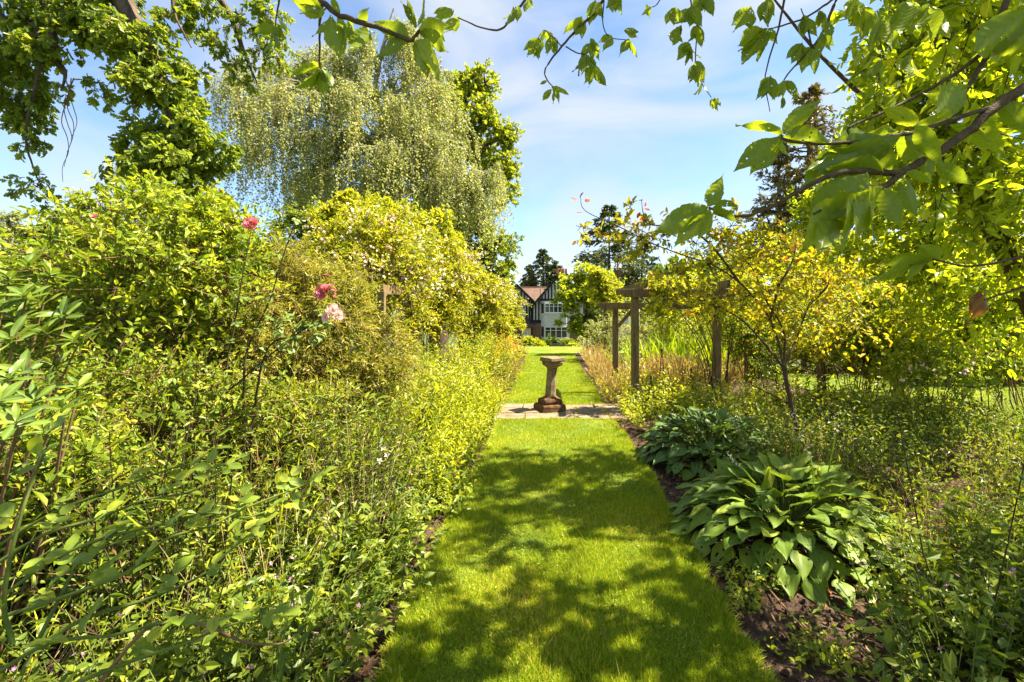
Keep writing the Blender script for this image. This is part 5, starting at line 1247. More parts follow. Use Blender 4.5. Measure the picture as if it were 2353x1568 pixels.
lg = Geo(); leafy(lg, tw, 9, .095, .05, 'oval', fwd=.5, lift=-.25, upn=.45); leafy(lg, tw2, 9, .11, .06, 'rhomb', fwd=.5, lift=-.2, upn=.6); tw3, br3 = lobe_twigs(PX([(2000, 50, 2.9, 60), (2110, 30, 2.7, 70), (2250, 70, 2.6, 80), (2050, 150, 3.1, 60), (2180, 160, 2.9, 70), (2330, 150, 2.6, 60), (2240, 330, 2.8, 70), (2330, 420, 2.7, 60), (2150, 440, 3.0, 50)]), 110, (.6, 1.2), 5, grav=.3, up=0.)
leafy(lg, tw3, 7, .085, .044, 'oval', fwd=.5, lift=-.3, upn=.5); part('crown', lg, M['cherrycrown'], ch, kind='stuff')
tg = Geo(); add_tubes(tg, np.concatenate([tw, tw2, tw3])[:, ::4], .004, .0015); add_tubes(tg, np.concatenate([br, br2]), .008, .004, 4); part('twigs', tg, M['cherrybark'], ch, kind='stuff')
# the near branches, traced one by one, and their leaves
near = [([(2353, 200, 1.35), (2280, 252, 1.32), (2202, 320, 1.28), (2082, 393, 1.22), (2028, 430, 1.18), (1952, 453, 1.15), (1868, 493, 1.12)], .015, .003),
        ([(2069, 398, 1.21), (1935, 397, 1.16), (1852, 430, 1.12), (1769, 477, 1.1), (1692, 497, 1.08), (1629, 477, 1.07)], .008, .0025),
        ([(2330, 230, 1.35), (2302, 240, 1.33), (2185, 277, 1.28), (2069, 310, 1.24), (1902, 330, 1.18), (1809, 323, 1.15), (1795, 310, 1.14)], .008, .0025),
        ([(2315, -30, 1.5), (2312, 0, 1.5), (2282, 100, 1.48), (2225, 200, 1.46), (2202, 250, 1.45), (2170, 300, 1.45)], .012, .003),
        ([(2272, 113, 1.48), (2169, 187, 1.46), (2035, 257, 1.44), (1955, 290, 1.42), (1950, 310, 1.42)], .007, .002),
        ([(1960, -40, 2.0), (1922, 0, 2.0), (1895, 67, 2.0), (1865, 110, 2.0), (1802, 183, 2.0), (1799, 230, 2.0)], .008, .002),
        ([(1940, -20, 2.0), (1912, 0, 2.0), (1852, 40, 2.0), (1785, 63, 2.0), (1752, 67, 2.0)], .006, .002),
        ([(1810, -30, 1.9), (1802, 0, 1.9), (1789, 67, 1.9), (1759, 173, 1.9), (1769, 257, 1.9)], .006, .0015),
        ([(1865, 110, 2.0), (1855, 60, 2.0), (1840, 20, 2.0)], .004, .002),
        ([(690, -40, 1.25), (740, 5, 1.22), (784, 37, 1.2), (867, 63, 1.2), (917, 83, 1.2), (944, 93, 1.2), (965, 70, 1.2)], .008, .004),
        ([(740, 5, 1.22), (735, 60, 1.3), (735, 110, 1.35), (733, 157, 1.4)], .004, .002),
        ([(1230, -40, 1.9), (1207, 0, 1.9), (1184, 30, 1.9), (1151, 67, 1.9), (1104, 63, 1.9), (1051, 40, 1.9)], .006, .0025),
        ([(1400, -30, 2.1), (1371, 23, 2.1), (1334, 60, 2.1), (1291, 107, 2.1), (1254, 157, 2.1), (1257, 183, 2.1), (1271, 200, 2.1)], .007, .002),
        ([(1291, 107, 2.1), (1270, 85, 2.1), (1251, 70, 2.1), (1235, 90, 2.1)], .003, .0015),
        ([(1300, 107, 2.1), (1325, 122, 2.1), (1347, 127, 2.1), (1365, 150, 2.1)], .003, .0015),
        ([(1390, -20, 2.1), (1385, 50, 2.1), (1400, 85, 2.1), (1440, 92, 2.1)], .003, .0015),
        ([(1585, -30, 2.1), (1590, 20, 2.1), (1602, 60, 2.1), (1598, 140, 2.1), (1612, 190, 2.1), (1635, 225, 2.1)], .004, .0015),
        ([(650, -60, 1.7), (640, 10, 1.7), (632, 60, 1.7)], .004, .002),
        ([(2353, 590, 1.6), (2240, 612, 1.55), (2160, 600, 1.5), (2100, 585, 1.5)], .005, .002),
        ([(2353, 660, 1.6), (2290, 680, 1.6), (2262, 690, 1.6)], .004, .002),
        ([(1530, -30, 2.1), (1510, 10, 2.1), (1490, 18, 2.1)], .003, .0015)]
for pts, r0, r1 in near:
    ge = Geo(); rad_tube(ge, [W(*p) for p in pts], np.linspace(r0, r1, len(pts)), 6, 5, wob=.18); part('branch', ge, M['cherrybark'], ch, True)
cv = variants('cherry leaf', P_cherry, M['cherry'], 12, nu=34, nv=5, fold=.3, curl=.4, pleat=.012, nveins=9, serr=.06, wave=.035, holes=4)
def cleaf(bx, by, tx, ty, Y, wd=1.0, tilt=.5):
    p, q = W(bx, by, Y), W(tx, ty, Y + rng.uniform(-.03, .03)); d = q - p; Ln = np.linalg.norm(d)
    nn = np.array([rng.normal(.35, tilt), rng.uniform(.25, .9), rng.uniform(.3, .9)])
    place_leaf(ch, random.choice(cv), p, d, nn, Ln * 1.06, wd * rng.uniform(.8, 1.1))
# traced leaves: base -> tip
for t in [(1795, 310, 1705, 268, 1.14), (1790, 312, 1690, 395, 1.13, .9), (1797, 318, 1722, 398, 1.16), (1800, 308, 1872, 236, 1.13), (1803, 312, 1900, 322, 1.14), (1798, 322, 1805, 362, 1.12), (1788, 300, 1742, 285, 1.1), (1800, 305, 1835, 250, 1.17),
          (1629, 477, 1502, 533, 1.07), (1629, 480, 1553, 566, 1.08), (1632, 482, 1612, 552, 1.07), (1636, 480, 1692, 500, 1.06), (1625, 472, 1660, 418, 1.07), (1640, 475, 1690, 470, 1.08), (1615, 480, 1560, 500, 1.1),
          (2060, 312, 1850, 400, 1.2, .95), (2020, 318, 1830, 420, 1.24), (1990, 320, 1890, 385, 1.25), (2030, 395, 1885, 375, 1.18, 1.0), (2060, 395, 1900, 330, 1.23), (2075, 300, 2140, 400, 1.25, 1.2), (2100, 290, 2165, 375, 1.22), (2060, 300, 1930, 350, 1.27),
          (1990, 398, 1860, 520, 1.14), (1980, 440, 1825, 570, 1.12), (1960, 452, 1850, 590, 1.15), (2000, 440, 1905, 555, 1.1, 1.1), (2028, 430, 1930, 545, 1.12, 1.2), (2030, 432, 2060, 520, 1.13, 1.2), (2010, 435, 1975, 540, 1.16), (2075, 410, 2100, 495, 1.18), (2082, 395, 2140, 420, 1.2), (1940, 455, 1890, 560, 1.2), (2050, 420, 2010, 500, 1.2),
          (2240, 120, 2353, 30, 1.4, 1.1), (2275, 130, 2385, 60, 1.42), (2290, 100, 2353, 110, 1.45, 1.2), (2225, 200, 2120, 270, 1.4), (2200, 250, 2130, 205, 1.42), (2185, 277, 2096, 268, 1.28), (2230, 290, 2310, 350, 1.3), (2302, 240, 2370, 300, 1.33), (2110, 290, 2030, 240, 1.3), (2150, 380, 2230, 420, 1.25),
          (2140, 600, 1995, 632, 1.5), (2135, 602, 2068, 648, 1.5, 1.1), (2160, 600, 2110, 560, 1.5), (2120, 590, 2020, 600, 1.5),
          (944, 90, 872, 62, 1.2, 1.15), (925, 88, 872, 132, 1.2, 1.3), (955, 92, 1012, 180, 1.19, 1.1), (950, 92, 990, 182, 1.22, .9), (965, 75, 1042, 110, 1.2), (960, 70, 1032, 60, 1.2, 1.1), (970, 70, 1030, 90, 1.23), (955, 65, 925, 5, 1.2), (960, 60, 985, 10, 1.22), (930, 85, 880, 45, 1.23), (945, 60, 938, -10, 1.2),
          (745, 30, 680, 5, 1.2, 1.1), (760, 35, 735, 90, 1.2), (765, 40, 778, 140, 1.2, .9), (775, 40, 808, 100, 1.2), (780, 35, 760, -10, 1.2), (790, 38, 830, 75, 1.22), (800, 45, 790, 120, 1.2), (750, 20, 700, 45, 1.22), (820, 50, 850, 20, 1.2), (735, 20, 662, -12, 1.2), (840, 55, 815, 130, 1.22),
          (733, 155, 670, 162, 1.4), (735, 158, 688, 205, 1.4), (736, 160, 716, 208, 1.4, .9), (738, 160, 748, 225, 1.4), (740, 158, 765, 202, 1.4), (735, 152, 710, 145, 1.4),
          (632, 60, 590, 72, 1.7), (634, 62, 615, 122, 1.7), (636, 62, 640, 118, 1.7), (638, 60, 668, 105, 1.7), (630, 55, 605, 40, 1.7), (642, 50, 672, 80, 1.7)]:
    cleaf(*t)
# smaller bunches farther up
def bunch(px, py, Y, n, ln, sway=0.0):
    for k in range(n):
        a = math.radians(90 + sway + (k - (n - 1) / 2) * 150 / max(n, 2) * .5 + rng.uniform(-14, 14)); L_ = ln * rng.uniform(.7, 1.15)
        cleaf(px + rng.uniform(-6, 6), py + rng.uniform(-6, 6), px + L_ * math.cos(a), py + L_ * math.sin(a), Y + rng.uniform(-.06, .06), 1.0, .7)
for b_ in [(1051, 40, 1.9, 6, 42, 20), (1037, 25, 1.9, 3, 40, 60), (1184, 20, 1.9, 4, 40, 10), (1207, 0, 1.9, 2, 36, -20), (1235, 90, 2.1, 6, 42, 20), (1251, 72, 2.1, 3, 36, -20), (1268, 88, 2.1, 4, 40, 0), (1347, 127, 2.1, 6, 46, 5), (1360, 95, 2.1, 5, 40, 0), (1365, 150, 2.1, 5, 52, 5), (1271, 200, 2.1, 4, 36, 0), (1275, 198, 2.1, 1, 40, -60), (1254, 185, 2.1, 1, 22, 60), (1334, 40, 2.1, 5, 50, 15), (1371, 5, 2.1, 6, 50, 0), (1400, 85, 2.1, 2, 36, 40), (1440, 92, 2.1, 4, 38, -10), (1440, 70, 2.1, 2, 36, -70),
           (1602, 60, 2.1, 7, 50, 0), (1590, 20, 2.1, 6, 52, 5), (1580, 100, 2.1, 6, 45, 10), (1600, 145, 2.1, 8, 45, 5), (1612, 195, 2.1, 3, 34, 0), (1640, 228, 2.1, 4, 32, 0), (1560, 60, 2.1, 5, 45, 10), (1545, 20, 2.1, 4, 45, 0), (1620, -10, 2.1, 6, 50, 0), (1410, -20, 2.1, 5, 50, 0),
           (1752, 67, 2.0, 4, 85, 25), (1765, 62, 2.0, 2, 60, -10), (1720, 20, 1.9, 3, 60, 30), (1760, 0, 1.9, 4, 55, 0), (1865, 110, 2.0, 4, 55, 10), (1840, 100, 2.0, 4, 50, 20), (1802, 183, 2.0, 5, 50, 10), (1799, 225, 2.0, 2, 24, 0), (1769, 180, 1.9, 5, 52, 20), (1850, 40, 2.0, 4, 45, 0), (1880, 30, 2.0, 3, 45, -20), (1890, 80, 2.0, 3, 45, -20), (1900, 50, 2.0, 2, 40, 0), (1990, 20, 2.0, 4, 70, 10), (2030, 40, 1.9, 5, 80, 10), (1970, 0, 2.0, 4, 60, 10), (2080, 10, 1.8, 4, 80, 0), (2140, 20, 1.7, 5, 80, 10), (2020, 140, 2.2, 4, 50, 20), (2090, 130, 2.0, 5, 60, 15), (1490, 15, 2.1, 2, 30, 0)]:
    bunch(*b_)
# one dead leaf caught on a twig
dv = variants('dead leaf', P_cherry, M['dead'], 1, nu=8, nv=3, fold=.9, curl=.5, wave=.08)
o = place_leaf(ch, dv[0], W(2262, 668, 1.6), W(2258, 740, 1.6) - W(2262, 668, 1.6), (.4, -.8, .1), .115, 1.2); o['label'] = 'withered orange brown leaf'
place_leaf(ch, dv[0], W(2256, 672, 1.62), W(2240, 705, 1.6) - W(2262, 668, 1.6), (-.5, -.6, .1), .08, 1.0)

# ================================================================== bed in front of the hostas
GC = 'leafy plants filling the bed beyond the bright hosta'
for k in range(62):
    Y = rng.uniform(2.6, 6.8); X = rng.uniform(2.0 + .25 * max(0, 4.2 - Y), 2.2 + 1.05 * Y * .75)
    if math.hypot(X - 1.8, Y - 3.6) < .8 or math.hypot(X - 1.8, Y - 5.4) < .75: continue
    plant('leafy_bed_plant', (K_cover + K_wild[:3])[k % 7], 'leafy green plant with tiny mauve flowers in the bed beyond the hostas', 'perennial', (X, Y, 0), 1.1, GC)
for k in range(17):
    Y = rng.uniform(1.75, 3.1); X = rng.uniform(.84, 1.05) * Y
    plant('nettle_leaved_plant', K_geran[k % 3] if k % 2 else K_cover[k % 4], 'nettle leaved plant growing from bare soil in the near corner of the bed', 'perennial', (X, Y, 0), 1.15, 'nettle leaved plants in the near corner')
for px, py in ((1690, 1330), (1720, 1370), (1740, 1300), (1770, 1350), (1700, 1400), (1870, 1500), (1820, 1520), (1930, 1540), (1790, 1290), (1610, 1085), (1540, 1070), (1570, 1095), (1640, 1110)):
    Y = GY(py); plant('weed_seedling', K_tuft[rng.integers(3)], 'small round leaved weed seedling on the bare soil before the hostas', 'weed', W(px, py, Y) * [1, 1, 0], .55, 'weed seedlings on the soil')
# tall single stalks
tall = perennial_kind(2, 1.25, .05, 17, .07, .038, 'oval', M['cover'], M['darkstem'], lift=-.5, sr=.006, lean=.05, hv=.06)
plant('tall_stalk_plant', tall, 'tall single stalk with paired drooping leaves in the near corner of the bed', 'perennial', W(2222, 1568, 2.25) * [1, 1, 0], .85)
plant('tall_stalk_plant', tall, 'tall dark stalk with paired leaves standing behind the hostas', 'perennial', W(1992, 1060, 5.4) * [1, 1, 0], 1.1)
# fallen twigs and dead leaves on the soil
for x0, y0, x1, y1 in ((1745, 1340, 1900, 1520), (1840, 1420, 1910, 1500), (1760, 1400, 1850, 1530), (1700, 1270, 1780, 1330), (1930, 1500, 2010, 1560)):
    p, q = W(x0, y0, GY(y0)), W(x1, y1, GY(y1)); p[2] = q[2] = .035; ge = Geo(); rad_tube(ge, [p, (p + q) / 2 + [rng.normal(0, .03), 0, .015], q], [.006, .006, .003], 5, 4, wob=.2)
    tag(part('fallen_twig', ge, M['twig'], None, True), 'thin fallen twig lying on the bare soil before the bright hosta', 'twig', 'fallen twigs')
n = 1500; ge = Geo()
X = rng.uniform(1.05, 2.6, n); Y = rng.uniform(1.9, 7.2, n); lft = rng.uniform(0, 1, n) < .35; X = np.where(lft, rng.uniform(-1.15, -.78, n), X)
add_leaves(ge, np.stack([X, Y, np.full(n, .032)], -1), rand_unit(n) * [1, 1, .3], nrm(rng.normal(0, .5, (n, 3)) + [0, 0, 1.]), rng.uniform(.02, .055, n), rng.uniform(.012, .03, n), 'oval', rng.uniform(0, 1, n))
tag(part('leaf_litter', ge, M['dead']), 'dry brown leaves and bark scattered over the bed soil', 'leaf litter', kind='stuff')
n = 26; ge = Geo(); Y = rng.uniform(2.1, 7.2, n)
add_leaves(ge, np.stack([rng.uniform(-.6, .95, n), Y, np.full(n, .058)], -1), rand_unit(n) * [1, 1, .3], nrm(rng.normal(0, .4, (n, 3)) + [0, 0, 1.]), rng.uniform(.02, .04, n), .018, 'oval', rng.uniform(.3, 1, n))
tag(part('fallen_leaves', ge, M['dead']), 'few dry leaves lying on the grass path', 'leaves', kind='stuff')

# ================================================================== thorny rose close to the camera
rv_ = variants('rose leaflet', P_rose, M['rose'], 7, nu=8, nv=3, fold=.22, curl=.35, pleat=.010, nveins=7, serr=.05, wave=.02)
rb = W(-260, 1560, 1.6); rb[2] = 0
tr = thing('thorny_rose', 'arching green thorny rose stems with large leaflets close to the camera', 'rose', rb)
arch = [[(-120, 1460, 1.35), (60, 1400, 1.35), (180, 1360, 1.35), (300, 1310, 1.35), (380, 1240, 1.4), (480, 1210, 1.45), (560, 1170, 1.5), (660, 1130, 1.55), (710, 1110, 1.6)],
        [(-80, 1440, 1.3), (100, 1300, 1.35), (230, 1240, 1.4), (350, 1210, 1.45), (480, 1180, 1.5), (560, 1190, 1.5), (640, 1165, 1.55)],
        [(30, 1480, 1.2), (10, 1400, 1.2), (20, 1300, 1.2), (50, 1180, 1.22), (85, 1080, 1.25), (120, 1000, 1.25)],
        [(60, 1500, 1.3), (200, 1420, 1.35), (330, 1380, 1.4), (450, 1330, 1.4), (500, 1290, 1.45), (570, 1230, 1.45)],
        [(-60, 1330, 1.4), (100, 1230, 1.45), (230, 1190, 1.5), (330, 1150, 1.5), (440, 1130, 1.55), (500, 1090, 1.6)],
        [(-60, 1290, 1.5), (120, 1180, 1.55), (280, 1120, 1.6), (400, 1075, 1.7), (520, 1050, 1.8)],
        [(180, 1568, 1.3), (300, 1520, 1.3), (420, 1480, 1.32), (520, 1440, 1.35), (600, 1420, 1.35)],
        [(-40, 1568, 1.25), (110, 1480, 1.25), (260, 1460, 1.3), (380, 1430, 1.3), (480, 1420, 1.3)],
        [(40, 1568, 1.3), (160, 1330, 1.4), (190, 1290, 1.4), (260, 1250, 1.45), (420, 1200, 1.5)]]
def rose_leaf(o, pos, d, L_, n=5):
    d = nrm(np.asarray(d)); up = np.array([rng.normal(0, .2), rng.normal(-.25, .2), 1.]); sd_ = nrm(np.cross(d, up))
    for k in range(n):
        if k == n - 1: p, dd, s_ = pos + d * L_ * 1.25, d, 1.1
        else:
            r_ = k // 2; s0 = 1 if k % 2 else -1; p = pos + d * L_ * (.35 + .5 * r_); dd = nrm(d * .55 + sd_ * s0); s_ = .85 + .1 * r_
        place_leaf(o, random.choice(rv_), p, dd + rng.normal(0, .12, 3) + [0, 0, -.08], up + rng.normal(0, .28, 3), L_ * s_ * rng.uniform(.85, 1.15), rng.uniform(.9, 1.1))
nl = 0
for q, a in enumerate(arch):
    ge = Geo(); P_ = rad_tube(ge, [W(*p) for p in a], np.linspace(.006, .0022, len(a)), 6, 6, wob=.04); sp_ = part('stem', ge, M['stem'], tr, True)
    th = Geo(); k = np.arange(3, len(P_) - 2, 3); add_leaves(th, P_[k], rand_unit(len(k)), rand_unit(len(k)), .012, .005, 'rhomb', .5); part('thorns', th, M['twig'], sp_, kind='stuff')
    for i in range(6, len(P_), 7 if q not in (2,) else 9):
        t_ = nrm(P_[min(i + 1, len(P_) - 1)] - P_[i - 1]); s0 = nrm(np.cross(t_, [0, 0, 1])) * (1 if rng.uniform() < .5 else -1)
        rose_leaf(tr, P_[i], t_ * .5 + s0 * .6 + np.array([0, -.1, .5]), .046 * rng.uniform(.85, 1.2))
    rose_leaf(tr, P_[-1], nrm(P_[-1] - P_[-4]), .05)
# dead brown stem
ge = Geo(); rad_tube(ge, [W(*p) for p in ((230, 1568, 1.3), (330, 1450, 1.32), (400, 1430, 1.33), (480, 1440, 1.34), (560, 1475, 1.35), (640, 1480, 1.37), (675, 1465, 1.38))], np.linspace(.006, .0025, 7), 6, 5, wob=.1); o = part('dead_stem', ge, M['twig'], tr, True); o['label'] = 'bare brown dead stem'

# climbing rose with pink blooms above the wispy shrub
rb = W(560, 1010, 3.4); rb[2] = 0
pr = thing('pink_rose', 'long caned rose with full pink blooms in front of the wispy shrub', 'rose', rb)
canes = [[(560, 900, 3.4), (570, 800, 3.4), (620, 690, 3.4), (650, 590, 3.4), (690, 480, 3.4)], [(500, 960, 3.4), (560, 870, 3.4), (640, 800, 3.4), (700, 740, 3.4), (742, 680, 3.4)], [(520, 900, 3.5), (540, 740, 3.5), (560, 620, 3.5), (577, 530, 3.5)], [(600, 840, 3.4), (680, 770, 3.4), (740, 735, 3.4), (765, 725, 3.4)]]
rl = variants('rose leaf', P_rose, leaf_mat('blue green rose leaf', [(0, (.02, .055, .014)), (.7, (.05, .10, .028)), (1, (.11, .16, .04))], trans=.3, objrand=.7, veins=True), 4, nu=6, nv=2)
rv_sw = rv_; rv_ = rl
for a in canes:
    ge = Geo(); P_ = rad_tube(ge, [rb] + [W(*p) for p in a], np.linspace(.009, .003, len(a) + 1), 5, 5, wob=.06); part('cane', ge, M['darkstem'], pr, True)
    for i in range(8, len(P_), 2): rose_leaf(pr, P_[i], rng.normal(0, .6, 3) + [0, -.3, .1], .042)
for k in range(16):
    p = W(rng.uniform(620, 740), rng.uniform(720, 810), 3.4 + rng.uniform(-.1, .1)); rose_leaf(pr, p, rng.normal(0, .7, 3) + [.3, -.3, 0], .05)
rv_ = rv_sw
bl = rose_bloom('rose bloom', M['pink']); bp2 = rose_bloom('pale rose bloom', M['pale'], 14)
def bloom(me, px, py, Y, size, n=(0, -.8, .5)):
    z = Vector(n).normalized(); o = bpy.data.objects.new('bloom', me); COL.objects.link(o); o.parent = pr
    o.matrix_basis = Matrix.Translation(Vector(W(px, py, Y)) - pr.location) @ z.to_track_quat('Z', 'Y').to_matrix().to_4x4() @ Matrix.Scale(size, 4); return o
bloom(bl, 577, 515, 3.4, .105, (.2, -.9, .3)); bloom(bl, 742, 672, 3.3, .12, (-.2, -.9, .3)); bloom(bp2, 765, 712, 3.3, .10, (.3, -.8, .4)); bloom(bp2, 752, 728, 3.28, .09, (-.4, -.8, .1)); bloom(bp2, 778, 725, 3.3, .08, (.5, -.7, .1))
bloom(bl, 762, 656, 3.3, .04, (0, -.3, 1)); bloom(bl, 768, 668, 3.3, .038, (.3, -.3, 1)); bloom(bl, 769, 682, 3.3, .036, (.5, -.3, 1)); bloom(bl, 750, 632, 3.3, .03, (0, 0, 1)); bloom(bl, 218, 498, 3.6, .05)

# ================================================================== filling the banks
def hedge(name, label, xs, Y, top, mat, n, Ln, cat='hedge', kz=.55, r=.75, dz=0.0):
    b = np.array([np.mean(xs), Y, gz(Y)])
    lb = []
    for x in xs:
        z = .35
        while z < top:
            lb.append((np.array([x + rng.uniform(-.25, .25), Y + rng.uniform(-.3, .3), gz(Y) + z]), np.array([r, r * .8, kz]) * rng.uniform(.8, 1.2))); z += .6
    return shrub(name, label, b, lb, n, 10, Ln, Ln * .6, 'rhomb', mat, M['twig'], nst=len(lb), sr=.014, wid=1.2, cat=cat)
hedge('laurel_hedge', 'dense green bank of shrubs behind the azalea and wispy shrub', np.arange(-9.5, -2.8, .8), 6.4, 1.9, M['horn'], 2200, .075)
hedge('mixed_hedge', 'dense bank of shrubs behind the rambling roses', np.arange(-9, -3.6, .9), 10.5, 2.2, M['horn'], 1500, .10)
hedge('sunny_shrub_bank', 'bank of bright yellow green shrubs behind the pergola and rose bushes', np.arange(3.2, 12.5, .85), 13.6, 2.4, M['lime'], 2000, .10)
hedge('shrub_bank', 'green shrubs beyond the pergola beneath the tall pine', np.arange(7, 17.5, 1.1), 18.5, 4.2, M['lime'], 2300, .15, kz=.9, r=1.2)
hedge('thicket', 'thicket of green shrubs below the cherry tree beside the side lawn', np.arange(9.6, 15, .8), 11.2, 2.6, M['mid'], 1500, .10)
for px, Y, h, w, m, lab in ((1960, 8.2, 1.9, 1.0, 'mid', 'loose green shrub behind the sapling near the pergola end'), (2080, 7.6, 1.7, .9, 'lime', 'yellow green shrub below the cherry leaves'), (2200, 9.0, 2.3, 1.2, 'mid', 'tall green shrub at the side lawn edge'), (2340, 8.0, 2.4, 1.2, 'mid', 'leafy shrub under the cherry trunk')):
    b = gbase(px, Y); lb = [(b + np.array([rng.uniform(-.5, .5) * w, rng.uniform(-.4, .4) * w, h * f]), np.array([w * .5, w * .5, h * .22])) for f in (.45, .6, .75, .9, .7)]
    shrub('leafy_shrub', lab, b, lb, 520, 11, .07, .042, 'oval', M[m], M['twig'], nst=9, sr=.012, wid=.15, group='shrubs around the side lawn')
# climbing roses over the right-angle end of the pergola
for bx, by, lab in ((2.95, 8.3, 'climbing rose covering the middle post of the pergola'), (4.1, 9.5, 'climbing rose over the far beams of the pergola')):
    lb = [(np.array([bx + rng.uniform(-1.15, .8), by + rng.uniform(-.35, .35), rng.uniform(1.6, 2.25)]), np.array([.36, .3, .22])) for _ in range(10)] + ([(np.array([x, by - .05, 2.05]), np.array([.3, .28, .2])) for x in (1.95, 2.25, 2.55, 3.2)] if bx < 3.5 else [])
    o, tw = shrub('climbing_rose', lab, (bx, by, 0), lb, 480, 11, .055, .034, 'oval', M['rambler'], M['darkstem'], nst=6, sr=.012, wid=.06, grav=.35, cat='rose')
    roses_on(o, tw, (4,), .05, (M['pale'],), ('blossom',))
# undergrowth closing the gap below the shrubs
for k in range(30):
    Y = rng.uniform(2.9, 4.6); X = rng.uniform(-1.05 * Y, -.42 * Y)
    plant('undergrowth_plant', (K_cover + K_wild)[k % 8], 'leafy plant in the shade at the foot of the azalea shrub', 'perennial', (X, Y, 0), rng.uniform(1.3, 1.9), 'undergrowth below the azalea')
for k in range(12):
    Y = rng.uniform(2.3, 3.2); X = rng.uniform(-1.12 * Y, -.75 * Y)
    plant('tall_undergrowth_plant', K_dark[k % 3], 'tall leafy plant at the foot of the rhododendrons', 'perennial', (X, Y, 0), rng.uniform(.75, 1.05), 'undergrowth below the rhododendrons')
for k in range(13):
    Y = rng.uniform(2.3, 7.2); X = rng.uniform(-1.05, -.86)
    plant('edge_tuft', K_tuft[k % 3], 'small leafy tuft spilling over the soil strip beside the grass path', 'perennial', (X, Y, 0), 1.0, 'tufts along the soil strip')
# crumbs of soil
n = 5200; ge = Geo(); Y = rng.uniform(1.7, 7.3, n); X = np.where(rng.uniform(0, 1, n) < .3, rng.uniform(-1.3, -.78, n), rng.uniform(1.05, 2.8, n))
r = rng.gamma(2, .0045, n); oc = np.array([(1,0,0),(-1,0,0),(0,1,0),(0,-1,0),(0,0,1),(0,0,-1)], float)
v = np.stack([X, Y, np.full(n, .022)], -1)[:, None, :] + oc[None] * r[:, None, None] * rng.uniform(.6, 1.3, (n, 6, 1)); fo = np.array([(0,2,4),(2,1,4),(1,3,4),(3,0,4),(2,0,5),(1,2,5),(3,1,5),(0,3,5)])
ge.add(v.reshape(-1, 3), (np.arange(n)[:, None, None] * 6 + fo[None]).reshape(-1, 3)); tag(part('soil_crumbs', ge, M['soil']), 'crumbs and small stones lying on the bed soil', 'soil', kind='stuff')
for k in range(9):
    Y = rng.uniform(1.55, 2.2); X = rng.uniform(-2.1, -1.05)
    plant('leafy_ground_plant', K_cover[k % 4], 'leafy green ground plant growing under the thorny rose stems', 'perennial', (X, Y, 0), 1.0, 'leafy plants under the thorny rose')
for k in range(26):
    Y = rng.uniform(5.7, 7.6); X = rng.uniform(2.2, 5.8)
    plant('shaded_bed_plant', K_cover[k % 4] if Y < 6.6 else K_sun[k % 3], 'leafy plant in the bed between the dark hosta and the pergola posts', 'perennial', (X, Y, 0), rng.uniform(.9, 1.2), 'plants between dark hosta and pergola')
# clover and broad weeds in the turf, longer blades hanging over its edges
n = 3600; ge = Geo(); cx = rng.uniform(-.7, .98, 60); cy = rng.uniform(2.0, 7.4, 60); k = rng.integers(0, 60, n)
X = np.clip(cx[k] + rng.normal(0, .09, n), -.78, 1.05); Y = cy[k] + rng.normal(0, .10, n)
add_leaves(ge, np.stack([X, Y, .038 + rng.uniform(0, .02, n)], -1), rand_unit(n) * [1, 1, .25], nrm(rng.normal(0, .35, (n, 3)) + [0, 0, 1.]), rng.uniform(.010, .022, n), rng.uniform(.009, .016, n), 'oval', rng.uniform(.2, .9, n))
tag(part('clover', ge, M['mid']), 'clover and small weeds growing through the mown path', 'clover', kind='stuff')
n = 7000; ge = Geo(); Y = rng.uniform(1.8, 7.4, n); sd = rng.uniform(0, 1, n) < .5
X = np.where(sd, edge0(Y) - rng.uniform(-.03, .025, n), edge1(Y) + rng.uniform(-.03, .025, n)); o_ = np.where(sd, -1., 1.)
add_leaves(ge, np.stack([X, Y, np.full(n, .02)], -1), np.stack([o_ * rng.uniform(.1, 1.2, n), rng.normal(0, .5, n), rng.uniform(.3, 1, n)], -1), rand_unit(n), rng.uniform(.03, .075, n), .006, 'tri', rng.uniform(.1, 1, n))
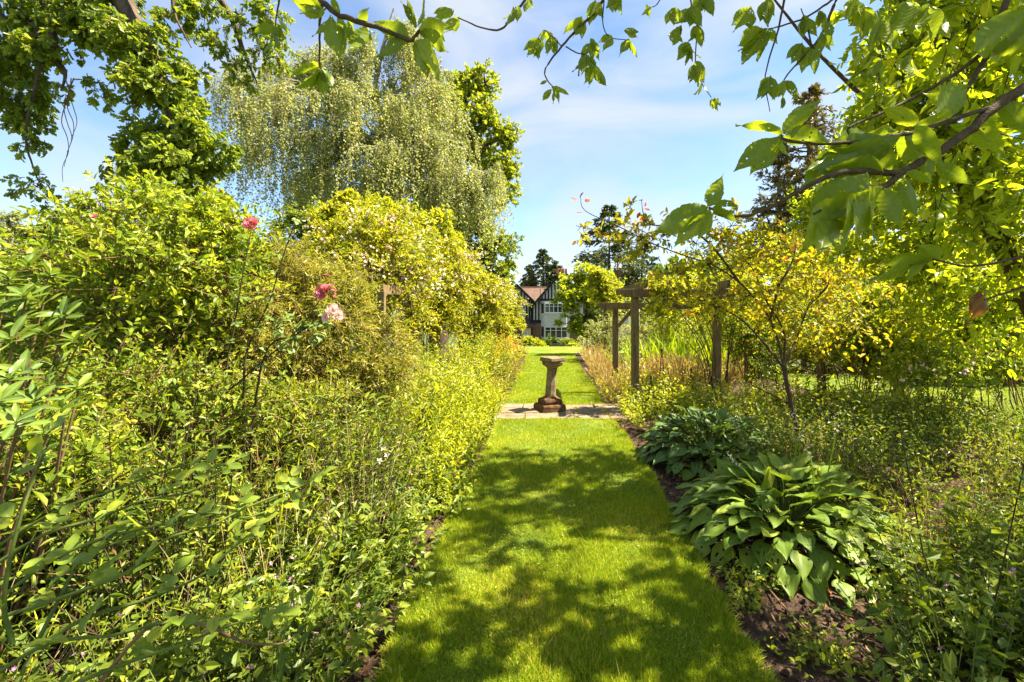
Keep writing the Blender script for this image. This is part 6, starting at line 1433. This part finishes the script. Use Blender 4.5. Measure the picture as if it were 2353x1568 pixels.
tag(part('edge_grass', ge, M['grass']), 'longer grass blades hanging over the cut edges of the path', 'grass', kind='stuff')
# tangled bushes between the thorny rose and the tall shrubs
for lab, bx, Y, lb, mt in (('tangled fine leaved bush in front of the azalea', 300, 3.3, [(140, 900, 3.3, 75), (250, 880, 3.3, 80), (360, 900, 3.3, 80), (460, 890, 3.4, 75), (200, 970, 3.2, 80), (320, 990, 3.2, 85), (430, 980, 3.3, 80), (540, 960, 3.4, 70)], 'rosebush'),
                       ('tangled twiggy bush below the wispy shrub beside the pink rose', 640, 3.9, [(560, 930, 3.9, 60), (640, 920, 3.9, 65), (720, 950, 4.0, 65), (600, 1000, 3.8, 65), (690, 1020, 3.9, 65), (780, 1000, 4.1, 55)], 'mid'),
                       ('leafy bush at the picture edge below the rhododendrons', 60, 2.6, [(40, 1010, 2.6, 80), (130, 1000, 2.7, 75), (210, 1040, 2.7, 70), (60, 1090, 2.5, 80), (160, 1110, 2.5, 80)], 'rosebush')):
    shrub('tangled_bush', lab, W(bx, 1100, Y) * [1, 1, 0], PX(lb), 560, 9, .040, .021, 'oval', M[mt], M['straw'] if mt == 'mid' else M['twig'], nst=34, sr=.009, tl=(.6, 1.5), wid=.35, twr=.0035, outer=1.0, group='tangled bushes in the border')
K_dry = [perennial_kind(30, .85, .25, 10, .03, .008, 'rhomb', M['plume'], M['straw'], lean=.5, upn=.3, t0=.3, hv=.35, sr=.0028, bend=.3) for _ in range(2)]
SHORT['dried_stem_clump'] = 'clump of dry straw coloured stems'
for k in range(11):
    Y = rng.uniform(3.2, 6.4)
    plant('dried_stem_clump', K_dry[k % 2], '', 'perennial', (rng.uniform(-.62, -.27) * Y - .3, Y, 0), rng.uniform(.9, 1.3), 'dry stem clumps in the border')
for x, y in ((1.36, 7.75), (1.72, 8.3), (1.3, 9.0), (1.62, 8.75), (1.2, 9.5), (1.55, 7.6), (1.9, 7.9)):
    plant('sunny_border_plant', K_sun[rng.integers(3)], '', 'perennial', (x, y, 0), .75, 'sunny plants around the pergola')
